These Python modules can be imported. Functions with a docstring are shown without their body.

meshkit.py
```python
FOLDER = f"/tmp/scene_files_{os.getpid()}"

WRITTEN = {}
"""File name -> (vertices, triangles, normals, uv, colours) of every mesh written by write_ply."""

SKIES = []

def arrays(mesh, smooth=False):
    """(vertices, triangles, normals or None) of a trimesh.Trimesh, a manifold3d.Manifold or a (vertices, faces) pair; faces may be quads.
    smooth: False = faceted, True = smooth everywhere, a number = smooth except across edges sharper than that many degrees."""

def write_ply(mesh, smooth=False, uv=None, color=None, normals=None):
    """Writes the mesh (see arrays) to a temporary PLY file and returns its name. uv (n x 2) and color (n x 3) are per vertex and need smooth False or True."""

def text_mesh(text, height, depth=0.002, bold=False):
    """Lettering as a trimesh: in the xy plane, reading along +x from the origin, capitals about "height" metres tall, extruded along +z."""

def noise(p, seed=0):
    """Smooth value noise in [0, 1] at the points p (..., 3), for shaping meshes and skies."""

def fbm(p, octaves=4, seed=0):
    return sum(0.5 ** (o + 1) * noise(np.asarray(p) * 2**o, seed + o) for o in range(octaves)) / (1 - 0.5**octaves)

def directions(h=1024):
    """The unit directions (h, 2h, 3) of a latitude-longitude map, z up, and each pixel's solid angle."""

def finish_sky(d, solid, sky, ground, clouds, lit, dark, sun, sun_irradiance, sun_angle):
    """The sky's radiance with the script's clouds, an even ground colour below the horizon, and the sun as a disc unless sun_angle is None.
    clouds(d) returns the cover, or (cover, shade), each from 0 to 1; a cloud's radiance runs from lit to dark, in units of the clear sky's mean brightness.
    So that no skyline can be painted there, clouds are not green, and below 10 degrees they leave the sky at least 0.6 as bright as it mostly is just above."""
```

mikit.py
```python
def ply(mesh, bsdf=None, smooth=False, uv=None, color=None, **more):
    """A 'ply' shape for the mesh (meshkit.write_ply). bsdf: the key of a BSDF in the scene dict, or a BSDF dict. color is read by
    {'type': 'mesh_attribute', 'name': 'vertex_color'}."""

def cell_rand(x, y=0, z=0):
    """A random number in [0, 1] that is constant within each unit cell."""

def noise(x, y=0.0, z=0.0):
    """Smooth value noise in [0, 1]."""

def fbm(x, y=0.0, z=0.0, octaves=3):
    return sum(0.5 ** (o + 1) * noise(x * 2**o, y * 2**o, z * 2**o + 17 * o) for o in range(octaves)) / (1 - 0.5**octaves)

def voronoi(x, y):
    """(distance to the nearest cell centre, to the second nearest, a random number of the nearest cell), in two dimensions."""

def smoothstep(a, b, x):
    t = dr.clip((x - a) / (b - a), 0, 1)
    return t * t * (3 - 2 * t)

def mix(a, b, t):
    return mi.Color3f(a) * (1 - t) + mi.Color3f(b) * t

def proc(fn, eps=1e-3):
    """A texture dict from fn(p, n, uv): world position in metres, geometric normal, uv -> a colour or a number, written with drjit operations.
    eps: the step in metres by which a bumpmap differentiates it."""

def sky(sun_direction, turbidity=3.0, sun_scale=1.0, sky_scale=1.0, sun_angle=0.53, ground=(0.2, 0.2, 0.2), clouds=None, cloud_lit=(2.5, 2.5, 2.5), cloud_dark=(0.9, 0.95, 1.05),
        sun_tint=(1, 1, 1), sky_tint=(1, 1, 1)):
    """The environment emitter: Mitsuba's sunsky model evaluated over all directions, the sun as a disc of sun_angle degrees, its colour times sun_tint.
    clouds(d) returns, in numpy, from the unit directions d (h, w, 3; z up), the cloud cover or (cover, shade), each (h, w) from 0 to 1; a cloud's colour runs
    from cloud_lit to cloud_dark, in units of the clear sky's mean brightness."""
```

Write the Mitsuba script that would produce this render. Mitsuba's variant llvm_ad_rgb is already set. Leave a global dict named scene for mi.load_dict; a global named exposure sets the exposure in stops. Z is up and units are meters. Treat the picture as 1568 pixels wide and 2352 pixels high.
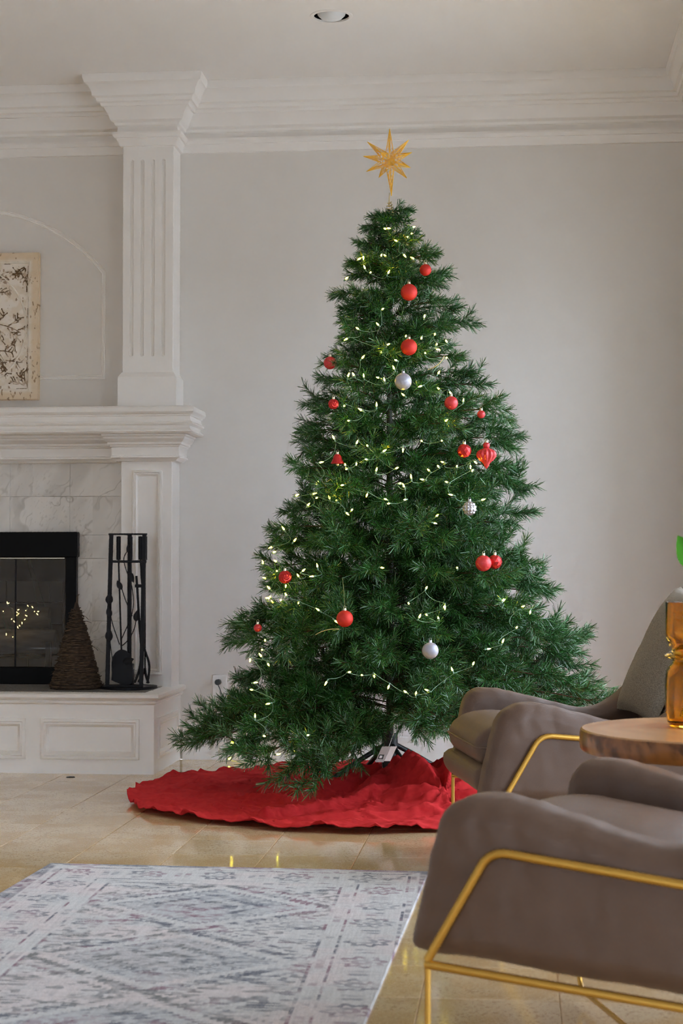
import math, numpy as np, trimesh, mitsuba as mi, drjit as dr, mikit, meshkit
from mikit import proc, noise, fbm, cell_rand, smoothstep, mix
from shapely.geometry import Polygon
T = mi.ScalarTransform4f
rng = np.random.default_rng(7)
scene, labels = {}, {}

# ------------------------------------------------------------------ camera, sky, exposure
YAW, PITCH, HC = -0.099, 0.02934, 0.97
fwd = np.array([math.cos(PITCH) * math.sin(YAW), math.cos(PITCH) * math.cos(YAW), math.sin(PITCH)])
scene['camera'] = {'type': 'thinlens', 'fov': math.degrees(2 * math.atan(784 / 4012.)), 'fov_axis': 'x', 'aperture_radius': 0.0045,
                   'focus_distance': 7.0, 'near_clip': 0.05, 'far_clip': 200.0,
                   'to_world': T().look_at(origin=[0, 0, HC], target=(np.array([0, 0, HC]) + fwd).tolist(), up=[0, 0, 1])}
exposure = 0.30
scene['sky'] = mikit.sky([-0.55, 0.35, 0.75], turbidity=4.0, sun_scale=0.0, sky_scale=38.0, ground=(0.45, 0.44, 0.42),
                         clouds=lambda d: (np.full(d.shape[:2], 0.85), np.full(d.shape[:2], 0.2)), cloud_lit=(1.32, 1.5, 1.75), cloud_dark=(0.98, 1.05, 1.19))

# ------------------------------------------------------------------ materials
def two(b): return {'type': 'twosided', 'bsdf': b}
def rgb(c): return {'type': 'rgb', 'value': list(c)}
def pr(c, rough=0.5, **k):
    return two({'type': 'principled', 'base_color': c if isinstance(c, dict) else rgb(c), 'roughness': rough, **k})
MAT = {}
def mat(name, b): scene['bsdf_' + name] = b; MAT[name] = 'bsdf_' + name
mat('wall', pr((0.67, 0.645, 0.61), 0.8, specular=0.2))
mat('ceiling', pr((0.70, 0.68, 0.655), 0.9, specular=0.1))
mat('trim', pr((0.78, 0.76, 0.735), 0.38, specular=0.4))
mat('outside', pr((0.4, 0.38, 0.35), 0.9))
mat('grout', pr((0.40, 0.26, 0.12), 0.7))
def granite(p, n, uv):
    i, j = dr.floor((p.x + 1.756) / 0.3086), dr.floor((p.y - 7.632) / 0.3086)
    t = cell_rand(i + 50, j + 50)
    big = fbm(p.x * 7 + 31 * t, p.y * 7, 0, 3)
    sp = noise(p.x * 420, p.y * 420, 3)
    sp2 = noise(p.x * 210 + 5, p.y * 210, 8)
    c = mix((0.62, 0.415, 0.19), (0.72, 0.55, 0.33), smoothstep(0.3, 0.7, big))
    c = mix(c, (0.80, 0.66, 0.46), smoothstep(0.55, 0.85, sp) * 0.5)
    c = mix(c, (0.42, 0.21, 0.06), smoothstep(0.58, 0.85, sp2) * 0.5 * smoothstep(0.25, 0.6, big))
    return c * (0.95 + 0.08 * t)
mat('granite', two({'type': 'roughplastic', 'diffuse_reflectance': proc(granite), 'alpha': 0.012, 'int_ior': 2.1, 'nonlinear': False}))
def marble(p, n, uv):
    tz = cell_rand(dr.floor((p.x + 3) / 0.305), dr.floor((p.z - 0.375) / 0.309), 4)
    x, z = p.x + 3.1 * tz, p.z + 1.7 * tz
    w = fbm(x * 6, z * 6, 2, 4)
    s, t = x * 0.85 - z * 0.5, x * 0.5 + z * 0.85
    v = dr.abs(noise(s * 11 + w * 3, t * 3 + w * 2, 1) - 0.5)
    v2 = dr.abs(noise(s * 42 + w * 6, t * 9, 5) - 0.5)
    a = (1 - smoothstep(0.0, 0.05, v)) * smoothstep(0.42, 0.66, fbm(x * 7, z * 7, 9, 3))
    b = (1 - smoothstep(0.0, 0.10, v2)) * smoothstep(0.4, 0.7, fbm(x * 12, z * 12, 4, 2))
    sp = smoothstep(0.72, 0.86, noise(s * 130, t * 60, 3)) * smoothstep(0.4, 0.7, w) * 0.5
    c = mix((0.70, 0.68, 0.65), (0.58, 0.555, 0.52), smoothstep(0.35, 0.75, fbm(s * 9, t * 3, 7, 3)))
    return mix(c, (0.27, 0.245, 0.20), dr.clip(a * 0.45 + b * 0.35 + sp * 0.45, 0, 0.7))
mat('marble', pr(proc(marble), 0.22, specular=0.5))
mat('slate', pr(proc(lambda p, n, uv: mix((0.11, 0.105, 0.095), (0.2, 0.19, 0.17), noise(p.x * 160, p.y * 160, 0))), 0.3))
mat('black', pr((0.006, 0.006, 0.0065), 0.3, specular=0.05))
mat('iron', pr((0.008, 0.008, 0.010), 0.4, specular=0.14))
mat('steel', pr((0.55, 0.52, 0.45), 0.35, metallic=1.0))
mat('doorglass', {'type': 'thindielectric', 'specular_transmittance': rgb((0.31, 0.31, 0.32))})
mat('firebrick', pr((0.20, 0.195, 0.19), 0.9))
mat('log', pr(proc(lambda p, n, uv: mix((0.16, 0.14, 0.12), (0.33, 0.31, 0.28), fbm(p.x * 18, p.y * 40, p.z * 40, 3))), 0.9))
def rugfn(p, n, uv):
    a, b = p.x + 1.486 + 0.0246 * (p.y - 5.519), 5.519 - p.y - 0.0246 * (p.x + 1.488)
    e = dr.minimum(a, 1.218 - a)                       # distance from the long edges
    m = dr.minimum(e, b * 0.84)
    along = dr.select(e < b * 0.84, b, a)
    fine = noise(a * 330, b * 330, 1)
    streak = 0.5 * noise(a * 14, b * 300, 5) + 0.5 * noise(a * 300, b * 14, 6)
    wear = fbm(a * 30, b * 40, 3, 4)
    wear2 = fbm(a * 6, b * 7, 7, 3)
    def ln(d, c, w): return 1 - smoothstep(w * 0.6, w, dr.abs(d - c))
    def dash(f): return smoothstep(0.3, 0.5, noise(along * f, 3.3, 1))
    inn = smoothstep(0.258, 0.264, m)
    edge = ln(m, 0.004, 0.006) + (1 - smoothstep(0.026, 0.032, m)) * 0.75
    lines = ln(m, 0.060, 0.0055) * dash(24) + ln(m, 0.208, 0.0045) * dash(20) + ln(m, 0.257, 0.0055) * dash(15)
    lat = ln(m, 0.046, 0.010) * smoothstep(0.52, 0.62, noise(along * 42, 5.5, 0)) * 0.6 + ln(m, 0.233, 0.013) * smoothstep(0.55, 0.65, noise(along * 38, 1.5, 0)) * 0.5
    k = along / 0.23
    kr = k - dr.floor(k) - 0.5
    ro = dr.sqrt(dr.square(kr * 0.23) + dr.square(m - 0.134)); ph = dr.atan2(kr * 0.23, m - 0.134)
    ros = ln(ro, 0.047 + 0.008 * dr.sin(ph * 8), 0.012) * 0.75 + ln(ro, 0.018, 0.011) * 0.6 + ln(dr.abs(kr) * 0.23, 0.1, 0.012) * ln(m, 0.134, 0.03) * 0.6
    bord = (1 - inn) * smoothstep(0.068, 0.072, m) * (1 - smoothstep(0.195, 0.2, m)) * ros
    # field: stepped and serrated medallions
    fa = dr.abs(a - 0.609)
    st = 0.017
    qa, qb = (dr.floor(fa / st) + 0.5) * st, (dr.floor((b - 0.30) / st) + 0.5) * st
    cb = dr.abs(qb / 0.66 - dr.floor(qb / 0.66) - 0.5) * 0.66
    h = qa * 0.92 + cb
    teeth = dr.abs((a + b) / 0.034 - dr.floor((a + b) / 0.034) - 0.5) * 0.034
    hs = h + teeth
    med = ln(hs, 0.335, 0.026) + ln(hs, 0.255, 0.010) * 0.8 + ln(hs, 0.40, 0.009) * 0.7 + ln(hs, 0.165, 0.022) * 0.8 + ln(hs, 0.07, 0.03) * 0.7
    comb = smoothstep(0.35, 0.6, 0.5 + 0.5 * dr.sin(b * 300)) * smoothstep(0.245, 0.25, fa) * (1 - smoothstep(0.32, 0.325, fa)) * smoothstep(0.20, 0.215, cb) * (1 - smoothstep(0.27, 0.28, cb)) * 0.9
    bits = smoothstep(0.56, 0.66, noise(a * 46, b * 60, 11)) * 0.75
    hatch = (1 - smoothstep(0.22, 0.25, h)) * smoothstep(0.45, 0.62, noise(a * 70, b * 90, 4)) * 0.55
    field = inn * dr.clip(med + comb + bits * smoothstep(0.28, 0.32, h) + hatch, 0, 1)
    ink = dr.clip(edge + lines + (1 - inn) * lat + bord + field, 0, 1)
    ink = ink * smoothstep(0.22, 0.62, wear) * (0.55 + 0.75 * streak) * (0.62 + 0.5 * fine)
    base = mix((0.42, 0.415, 0.405), (0.45, 0.41, 0.40), smoothstep(0.45, 0.75, wear2))
    base = mix(base, (0.30, 0.315, 0.325), inn * (1 - smoothstep(0.24, 0.27, h)) * 0.45 + (1 - inn) * bord * 0.2)
    base = base * (0.72 + 0.22 * fine + 0.26 * streak)
    dye = mix((0.060, 0.068, 0.095), (0.15, 0.065, 0.10), smoothstep(0.5, 0.66, fbm(a * 8, b * 8, 21, 2)))
    dye = mix(dye, (0.10, 0.11, 0.11), inn * smoothstep(0.4, 0.7, wear2))
    return mix(base, dye, dr.clip(ink, 0, 0.92))
mat('rug', pr(proc(rugfn), 0.95, specular=0.1, sheen=0.3))
mat('felt', pr(proc(lambda p, n, uv: mix((0.36, 0.012, 0.016), (0.48, 0.03, 0.03), fbm(p.x * 60, p.y * 60, p.z * 60, 3))), 0.9, specular=0.1, sheen=0.7, sheen_tint=0.7))
def velvetfn(p, n, uv):
    return mix((0.066, 0.035, 0.021), (0.104, 0.061, 0.040), 0.55 * fbm(p.x * 22, p.y * 22, p.z * 22, 4) + 0.45 * noise(p.x * 620, p.y * 620, p.z * 620))
mat('velvet', pr(proc(velvetfn), 0.52, specular=0.45, sheen=0.8, sheen_tint=0.2))
mat('velvet_dark', pr((0.085, 0.065, 0.052), 0.8, specular=0.1, sheen=0.6))
mat('gold', pr((0.55, 0.32, 0.068), 0.38, metallic=1.0))
mat('linen', pr(proc(lambda p, n, uv: mix((0.095, 0.078, 0.056), (0.235, 0.20, 0.152), noise(p.x * 400, p.y * 400, p.z * 400))), 0.95, sheen=0.5))
def tabletop(p, n, uv):
    x, y = p.x - 0.49, p.y - 4.25
    g = noise(x * 26 + 3 * noise(x * 5, y * 5, 1), y * 5, 2)
    c = mix((0.34, 0.17, 0.07), (0.46, 0.26, 0.12), g)
    th = dr.atan2(y, x)
    k = fbm(th * 9 + p.z * 14, p.z * 16 - th * 3, 1.0, 4)
    k2 = noise(th * 26 + p.z * 30 + 5 * k, p.z * 22, 7)
    e = mix((0.27, 0.105, 0.028), (0.13, 0.045, 0.012), smoothstep(0.3, 0.7, k))
    e = mix(e, (0.05, 0.016, 0.006), 0.7 * smoothstep(0.6, 0.85, k2) * smoothstep(0.4, 0.6, k))
    return mix(c, e, 1 - smoothstep(0.5, 0.9, n.z))
mat('tablewood', pr(proc(tabletop), 0.22, specular=0.5))
mat('amber', {'type': 'dielectric', 'int_ior': 1.5, 'specular_transmittance': rgb((0.93, 0.69, 0.23)), 'specular_reflectance': rgb((1, 1, 1))})
mat('leaf', {'type': 'principledthin', 'base_color': rgb((0.10, 0.36, 0.04)), 'roughness': 0.4, 'diff_trans': 0.7, 'spec_trans': 0.0})
mat('stem', pr((0.30, 0.33, 0.12), 0.6))
mat('needle', two({'type': 'principled', 'base_color': {'type': 'mesh_attribute', 'name': 'vertex_color'}, 'roughness': 0.36, 'specular': 0.65}))
mat('trunk', pr((0.035, 0.04, 0.025), 0.7))
mat('redglitter', two({'type': 'bumpmap', 'arbitrary': {**proc(lambda p, n, uv: 0.0009 * noise(p.x * 700, p.y * 700, p.z * 700), 4e-4)}, 'scale': 1.0,
                       'bsdf': {'type': 'principled', 'base_color': rgb((0.55, 0.025, 0.015)), 'roughness': 0.45, 'metallic': 0.35}}))
mat('redsatin', pr((0.50, 0.028, 0.03), 0.35, metallic=0.2, clearcoat=0.2))
mat('redshiny', pr((0.55, 0.02, 0.02), 0.2, metallic=0.65, clearcoat=0.6))
mat('silver', pr((0.34, 0.335, 0.385), 0.42, metallic=0.35))
mat('silvershiny', pr((0.5, 0.5, 0.55), 0.25, metallic=0.75))
mat('cap', pr((0.75, 0.66, 0.48), 0.3, metallic=1.0))
mat('starwire', pr((0.86, 0.52, 0.06), 0.4, metallic=0.5))
mat('coilwire', pr((0.62, 0.50, 0.22), 0.4, metallic=0.6))
mat('greenwire', pr((0.13, 0.24, 0.17), 0.45))
mat('whitepl', pr((0.75, 0.74, 0.72), 0.4))
mat('clearcord', pr((0.66, 0.64, 0.56), 0.3))
mat('greycard', pr((0.40, 0.385, 0.37), 0.5))
mat('blackpl', pr((0.015, 0.02, 0.02), 0.45))
mat('yellowpl', pr((0.62, 0.42, 0.03), 0.5))
mat('twig', pr(proc(lambda p, n, uv: mix((0.014, 0.008, 0.004), (0.085, 0.049, 0.025), noise(p.x * 90, p.y * 90, p.z * 140))), 0.7))
mat('wickercore', pr((0.03, 0.018, 0.01), 0.9))
def plaque(p, n, uv):
    f = fbm(p.x * 26, 3.0, p.z * 26, 4)
    c = mix((0.66, 0.58, 0.47), (0.74, 0.68, 0.60), smoothstep(0.35, 0.6, f))
    d = dr.maximum(dr.abs(p.x + 2.725) - 0.30, dr.abs(p.z - 2.16) - 0.315)
    c = mix(c, (0.62, 0.47, 0.30), smoothstep(0.0, 0.03, d) * 0.75)
    w = smoothstep(0.68, 0.76, fbm(p.x * 90 + 3, 1.0, p.z * 34, 3))
    return mix(c, (0.24, 0.14, 0.06), w * 0.8)
mat('plaque', pr(proc(plaque), 0.8))
mat('plaquedark', pr(proc(lambda p, n, uv: mix((0.13, 0.078, 0.034), (0.55, 0.46, 0.36), smoothstep(0.48, 0.62, fbm(p.x * 38, 7.0, p.z * 38, 3)))), 0.8))
mat('plaquelight', pr((0.72, 0.66, 0.58), 0.8))
mat('frosted', pr((0.66, 0.68, 0.70), 0.35))
GLOW = (46.0, 31.0, 1.1)
scene['bsdf_bulb'] = pr((0.9, 0.8, 0.6), 0.3)

# ------------------------------------------------------------------ mesh helpers
def add(key, mesh, m, smooth=False, **k):
    scene[key] = mikit.ply(mesh, MAT.get(m, m) if isinstance(m, str) else m, smooth, **k); return key
def tag(key, label=None, cat=None, group=None, kind=None):
    d = labels.setdefault(key, {})
    for a, b in (('label', label), ('category', cat), ('group', group), ('kind', kind)):
        if b: d[a] = b
    return key
def num(base, i): return base if i == 0 else f'{base}_{i:03d}'
def struct(key, mesh, m, smooth=False, label=None): add(key, mesh, m, smooth); return tag(key, label, kind='structure')
def cat(*ms):
    ms = [m if isinstance(m, trimesh.Trimesh) else trimesh.Trimesh(*m, process=False) for m in ms]
    return trimesh.util.concatenate(ms) if len(ms) > 1 else ms[0]
def box(x0, x1, y0, y1, z0, z1):
    m = trimesh.creation.box((x1 - x0, y1 - y0, z1 - z0)); m.apply_translation(((x0 + x1) / 2, (y0 + y1) / 2, (z0 + z1) / 2)); return m
def bev(x0, x1, y0, y1, z0, z1, b=0.003):
    p = []
    for i in (0, 1):
        for j in (0, 1):
            for k in (0, 1):
                x, y, z = (x1 if i else x0), (y1 if j else y0), (z1 if k else z0)
                sx, sy, sz = (-b if i else b), (-b if j else b), (-b if k else b)
                p += [(x, y + sy, z + sz), (x + sx, y, z + sz), (x + sx, y + sy, z)]
    return trimesh.Trimesh(p, process=False).convex_hull
def grid_faces(n, m, cn=False, cm=False):
    i, j = np.meshgrid(np.arange(n if cn else n - 1), np.arange(m if cm else m - 1), indexing='ij')
    i2, j2 = (i + 1) % n, (j + 1) % m
    return np.stack([i * m + j, i2 * m + j, i2 * m + j2, i * m + j2], -1).reshape(-1, 4)
def quads(v, f): return trimesh.Trimesh(v, np.vstack([f[:, [0, 1, 2]], f[:, [0, 2, 3]]]), process=False)
def miters(path, closed):
    p = np.asarray(path, float); n = len(p)
    d = np.diff(np.vstack([p, p[:1]]), axis=0); d /= np.linalg.norm(d, axis=1, keepdims=True)
    r = np.stack([d[:, 1], -d[:, 0]], 1); out = []
    for i in range(n):
        a, b = r[i - 1], r[i]
        if not closed and i == 0: a = b
        if not closed and i == n - 1: b = a
        out.append((a + b) / (1 + a @ b))
    return p, np.array(out)
def sweep(path, prof, closed=False):
    """A moulding along a plan path (x, y): profile (out to the right of the path, z)."""
    p, mt = miters(path, closed); prof = np.asarray(prof, float)
    v = np.concatenate([p[:, None, :] + mt[:, None, :] * prof[None, :, :1], np.broadcast_to(prof[None, :, 1:], (len(p), len(prof), 1))], -1)
    return quads(v.reshape(-1, 3), grid_faces(len(p), len(prof), closed))
def frame(path, prof, o, u, v_, n, closed=True):
    """A moulding along a path in the plane o + a u + b v: profile (inset to the right, height along n)."""
    p, mt = miters(path, closed); prof = np.asarray(prof, float); o, u, v_, n = (np.asarray(x, float) for x in (o, u, v_, n))
    q = p[:, None, :] + mt[:, None, :] * prof[None, :, :1]
    w = o + q[..., :1] * u + q[..., 1:] * v_ + prof[None, :, 1:] * n
    return quads(w.reshape(-1, 3), grid_faces(len(p), len(prof), closed))
def rectpath(a0, a1, b0, b1): return [(a0, b0), (a0, b1), (a1, b1), (a1, b0)]
def tube(path, r, k=8, closed=False, caps=True):
    p = np.asarray(path, float); n = len(p); r = np.broadcast_to(np.asarray(r, float), (n,))
    t = np.gradient(p, axis=0) if not closed else np.roll(p, -1, 0) - np.roll(p, 1, 0)
    t /= np.linalg.norm(t, axis=1, keepdims=True) + 1e-12
    a = np.cross(t[0], [0.31, 0.2, 0.93] if abs(t[0] @ [0.31, 0.2, 0.93]) < 0.95 else [1, 0, 0]); a /= np.linalg.norm(a)
    A = [a]
    for i in range(1, n):
        a = A[-1] - t[i] * (A[-1] @ t[i]); A.append(a / (np.linalg.norm(a) + 1e-12))
    A = np.array(A); B = np.cross(t, A); th = np.arange(k) * 2 * np.pi / k
    v = p[:, None] + r[:, None, None] * (np.cos(th)[None, :, None] * A[:, None] + np.sin(th)[None, :, None] * B[:, None])
    m = quads(v.reshape(-1, 3), grid_faces(n, k, closed, True))
    if caps and not closed:
        v2 = np.vstack([m.vertices, p[0], p[-1]]); i = np.arange(k)
        f2 = np.vstack([m.faces, np.stack([(i + 1) % k, i, i * 0 + n * k], 1), np.stack([i + (n - 1) * k, (i + 1) % k + (n - 1) * k, i * 0 + n * k + 1], 1)])
        m = trimesh.Trimesh(v2, f2, process=False)
    return m
def fillet(pts, r, n=6):
    pts = np.asarray(pts, float); out = [pts[0]]
    for i in range(1, len(pts) - 1):
        a, b, c = pts[i - 1], pts[i], pts[i + 1]
        u, v = (a - b) / np.linalg.norm(a - b), (c - b) / np.linalg.norm(c - b)
        d = min(r, 0.45 * np.linalg.norm(a - b), 0.45 * np.linalg.norm(c - b))
        p, q = b + u * d, b + v * d
        for t in np.linspace(0, 1, n): out.append((1 - t) ** 2 * p + 2 * t * (1 - t) * b + t * t * q)
    out.append(pts[-1]); return np.array(out)
def spline(pts, n=24):
    from scipy.interpolate import CubicSpline
    pts = np.asarray(pts, float); s = np.r_[0, np.cumsum(np.linalg.norm(np.diff(pts, axis=0), axis=1))]
    return CubicSpline(s, pts)(np.linspace(0, s[-1], n))
def lathe(prof, k=48, o=(0, 0, 0)):
    prof = np.asarray(prof, float); th = np.arange(k) * 2 * np.pi / k
    v = np.stack([prof[:, :1] * np.cos(th), prof[:, :1] * np.sin(th), np.broadcast_to(prof[:, 1:], (len(prof), k))], -1) + np.asarray(o, float)
    return quads(v.reshape(-1, 3), grid_faces(len(prof), k, False, True)[:, ::-1])
def nets(fn, lo, hi, h):
    """Naive surface nets of the signed distance fn(x, y, z) over a box."""
    ax = [np.arange(a, b + h, h) for a, b in zip(lo, hi)]
    d = fn(*np.meshgrid(*ax, indexing='ij', sparse=False)); s = d < 0
    n = np.array(d.shape) - 1; idx = -np.ones(n, int)
    acc, cnt = np.zeros((*n, 3)), np.zeros(n)
    base = np.stack(np.meshgrid(*[np.arange(k) for k in n], indexing='ij'), -1)
    cor = [(i, j, k) for i in (0, 1) for j in (0, 1) for k in (0, 1)]
    def sl(c): return tuple(slice(c[q], c[q] + n[q]) for q in range(3))
    for a in range(8):
        for b in range(a + 1, 8):
            ca, cb = np.array(cor[a]), np.array(cor[b])
            if abs(ca - cb).sum() != 1: continue
            da, db = d[sl(ca)], d[sl(cb)]; m = (da < 0) != (db < 0)
            t = np.where(m, da / np.where(m, da - db, 1), 0)
            acc += np.where(m[..., None], ca + t[..., None] * (cb - ca), 0); cnt += m
    on = cnt > 0; idx[on] = np.arange(on.sum())
    v = (base[on] + acc[on] / cnt[on][:, None]) * h + np.array(lo)
    fs = []
    for q in range(3):
        r, t = [(1, 2), (2, 0), (0, 1)][q]
        A = [slice(None)] * 3; B = [slice(None)] * 3
        A[q] = slice(0, -1); B[q] = slice(1, None)
        ch = s[tuple(A)] != s[tuple(B)]; inside = s[tuple(A)]
        for p in np.argwhere(ch):
            if p[r] == 0 or p[t] == 0 or p[r] >= n[r] or p[t] >= n[t]: continue
            e1, e2 = np.eye(3, dtype=int)[r], np.eye(3, dtype=int)[t]
            qd = [idx[tuple(p - e1 - e2)], idx[tuple(p - e2)], idx[tuple(p)], idx[tuple(p - e1)]]
            fs.append(qd if inside[tuple(p)] else qd[::-1])
    m = quads(v, np.array(fs)); return m
def sdpoly(poly):
    P = np.asarray(poly, float)
    def f(x, y):
        d = np.full(x.shape, 1e9); c = np.zeros(x.shape, bool)
        for i in range(len(P)):
            a, b = P[i - 1], P[i]; e = b - a
            wx, wy = x - a[0], y - a[1]; t = np.clip((wx * e[0] + wy * e[1]) / (e @ e), 0, 1)
            d = np.minimum(d, np.hypot(wx - e[0] * t, wy - e[1] * t))
            cr = (a[1] > y) != (b[1] > y)
            with np.errstate(divide='ignore', invalid='ignore'): c ^= cr & (x < (b[0] - a[0]) * (y - a[1]) / (b[1] - a[1] + 1e-30) + a[0])
        return np.where(c, -d, d)
    return f
def smoothpoly(pts, n=70):
    p = np.asarray(pts, float); return spline(np.vstack([p, p[:1]]), n)[:-1]
def slab(poly, w0, w1, r, puff=0.0, plane='sz', wob=0.0, h=0.014, seed=0):
    """A padded slab: outline in (s, z) (or (s, w)), extruded from w0 to w1 with edges rounded by r and faces swelling by puff."""
    f = sdpoly(poly); P = np.asarray(poly); pad = r * 0 + 0.05
    wc, hw = (w0 + w1) / 2, (w1 - w0) / 2
    def fn(s, w, z):
        a, b, c = (s, z, w) if plane == 'sz' else (s, w, z)
        d2 = f(a[:, :, :], b) if True else 0
        dz = np.abs(c - wc) - hw - puff * (1 - np.exp(np.minimum(d2, 0) / 0.06)) + puff * 0.5
        q0, q1 = d2 + r, dz + r
        d = np.minimum(np.maximum(q0, q1), 0) + np.hypot(np.maximum(q0, 0), np.maximum(q1, 0)) - r
        if wob: d = d + wob * (meshkit.fbm(np.stack([s * 9 + seed, w * 9, z * 9], -1)) - 0.5)
        return d
    lo2, hi2 = P.min(0) - pad, P.max(0) + pad
    lo = (lo2[0], w0 - pad, lo2[1]) if plane == 'sz' else (lo2[0], lo2[1], w0 - pad)
    hi = (hi2[0], w1 + pad, hi2[1]) if plane == 'sz' else (hi2[0], hi2[1], w1 + pad)
    m = nets(fn, lo, hi, h); m.merge_vertices()
    trimesh.smoothing.filter_taubin(m, 0.5, 0.52, 8); return m
def mapped(f, a=(0, 1), n=30): t = np.linspace(*a, n); return np.array([f(x) for x in t])

# ------------------------------------------------------------------ the room
YW, XR, ZC, YP = 8.569, 0.89, 3.34, 8.396
XL, YF, XB = -5.5, -2.6, 2.25           # left wall, wall behind the camera, window wall of the bay
CX = -2.725                              # middle of the fireplace
PX0, PX1 = -1.915, -1.661                # right pilaster
def mx(x): return 2 * CX - x
# floor: a bed of grout with the tiles laid in it, one by one where they can be told apart
struct('floor', box(XL, XB, YF, YW, -0.06, -0.004), 'grout', label='polished beige granite tile floor')
tile = bev(0, 0.3064, 0, 0.3064, -0.012, 0.0, 0.0012)
P = mikit.ply(tile, MAT['granite'])
nt = 0
big = []
for j in range(-33, 4):
    for i in range(-13, 13):
        x, y = -1.756 + 0.3086 * i + 0.0011, 7.632 + 0.3086 * j + 0.0011
        if x + 0.3064 > XB or y + 0.3064 > YW - 0.001 or x < XL: continue
        if j >= -14 and -4 <= i < 8:
            scene[num('floor__tile', nt)] = {**P, 'to_world': T().translate([x, y, 0])}; nt += 1
        else:
            big.append((x, y))
v, f = np.asarray(tile.vertices), np.asarray(tile.faces)
vs = (v[None] + np.array([(x, y, 0) for x, y in big])[:, None]).reshape(-1, 3)
add('floor__tile_field', (vs, (f[None] + (np.arange(len(big)) * len(v))[:, None, None]).reshape(-1, 3)), 'granite')
tag('floor__tile_field', kind='stuff')
struct('ceiling', box(XL, XB, YF, YW + 0.1, ZC, ZC + 0.1).difference(trimesh.creation.cylinder(0.079, 1.0, transform=trimesh.transformations.translation_matrix((-0.785, 7.462, ZC)), sections=48), engine='manifold'), 'ceiling', label='flat off-white ceiling')
HX0, HX1, HZ0, HZ1 = mx(-2.215), -2.215, 0.385, 1.09      # hole for the firebox
struct('wall_back', cat(box(XL - 0.1, HX0, YW, YW + 0.1, 0, ZC), box(HX1, XR + 0.1, YW, YW + 0.1, 0, ZC), box(HX0, HX1, YW, YW + 0.1, 0, HZ0), box(HX0, HX1, YW, YW + 0.1, HZ1, ZC)), 'wall', label='greige painted wall behind the tree and fireplace')
YJ = 4.65                                # where the room widens towards the camera
GY = [4.95, 5.9, 6.85, 7.8]              # tall windows beside the tree, just outside the frame
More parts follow.
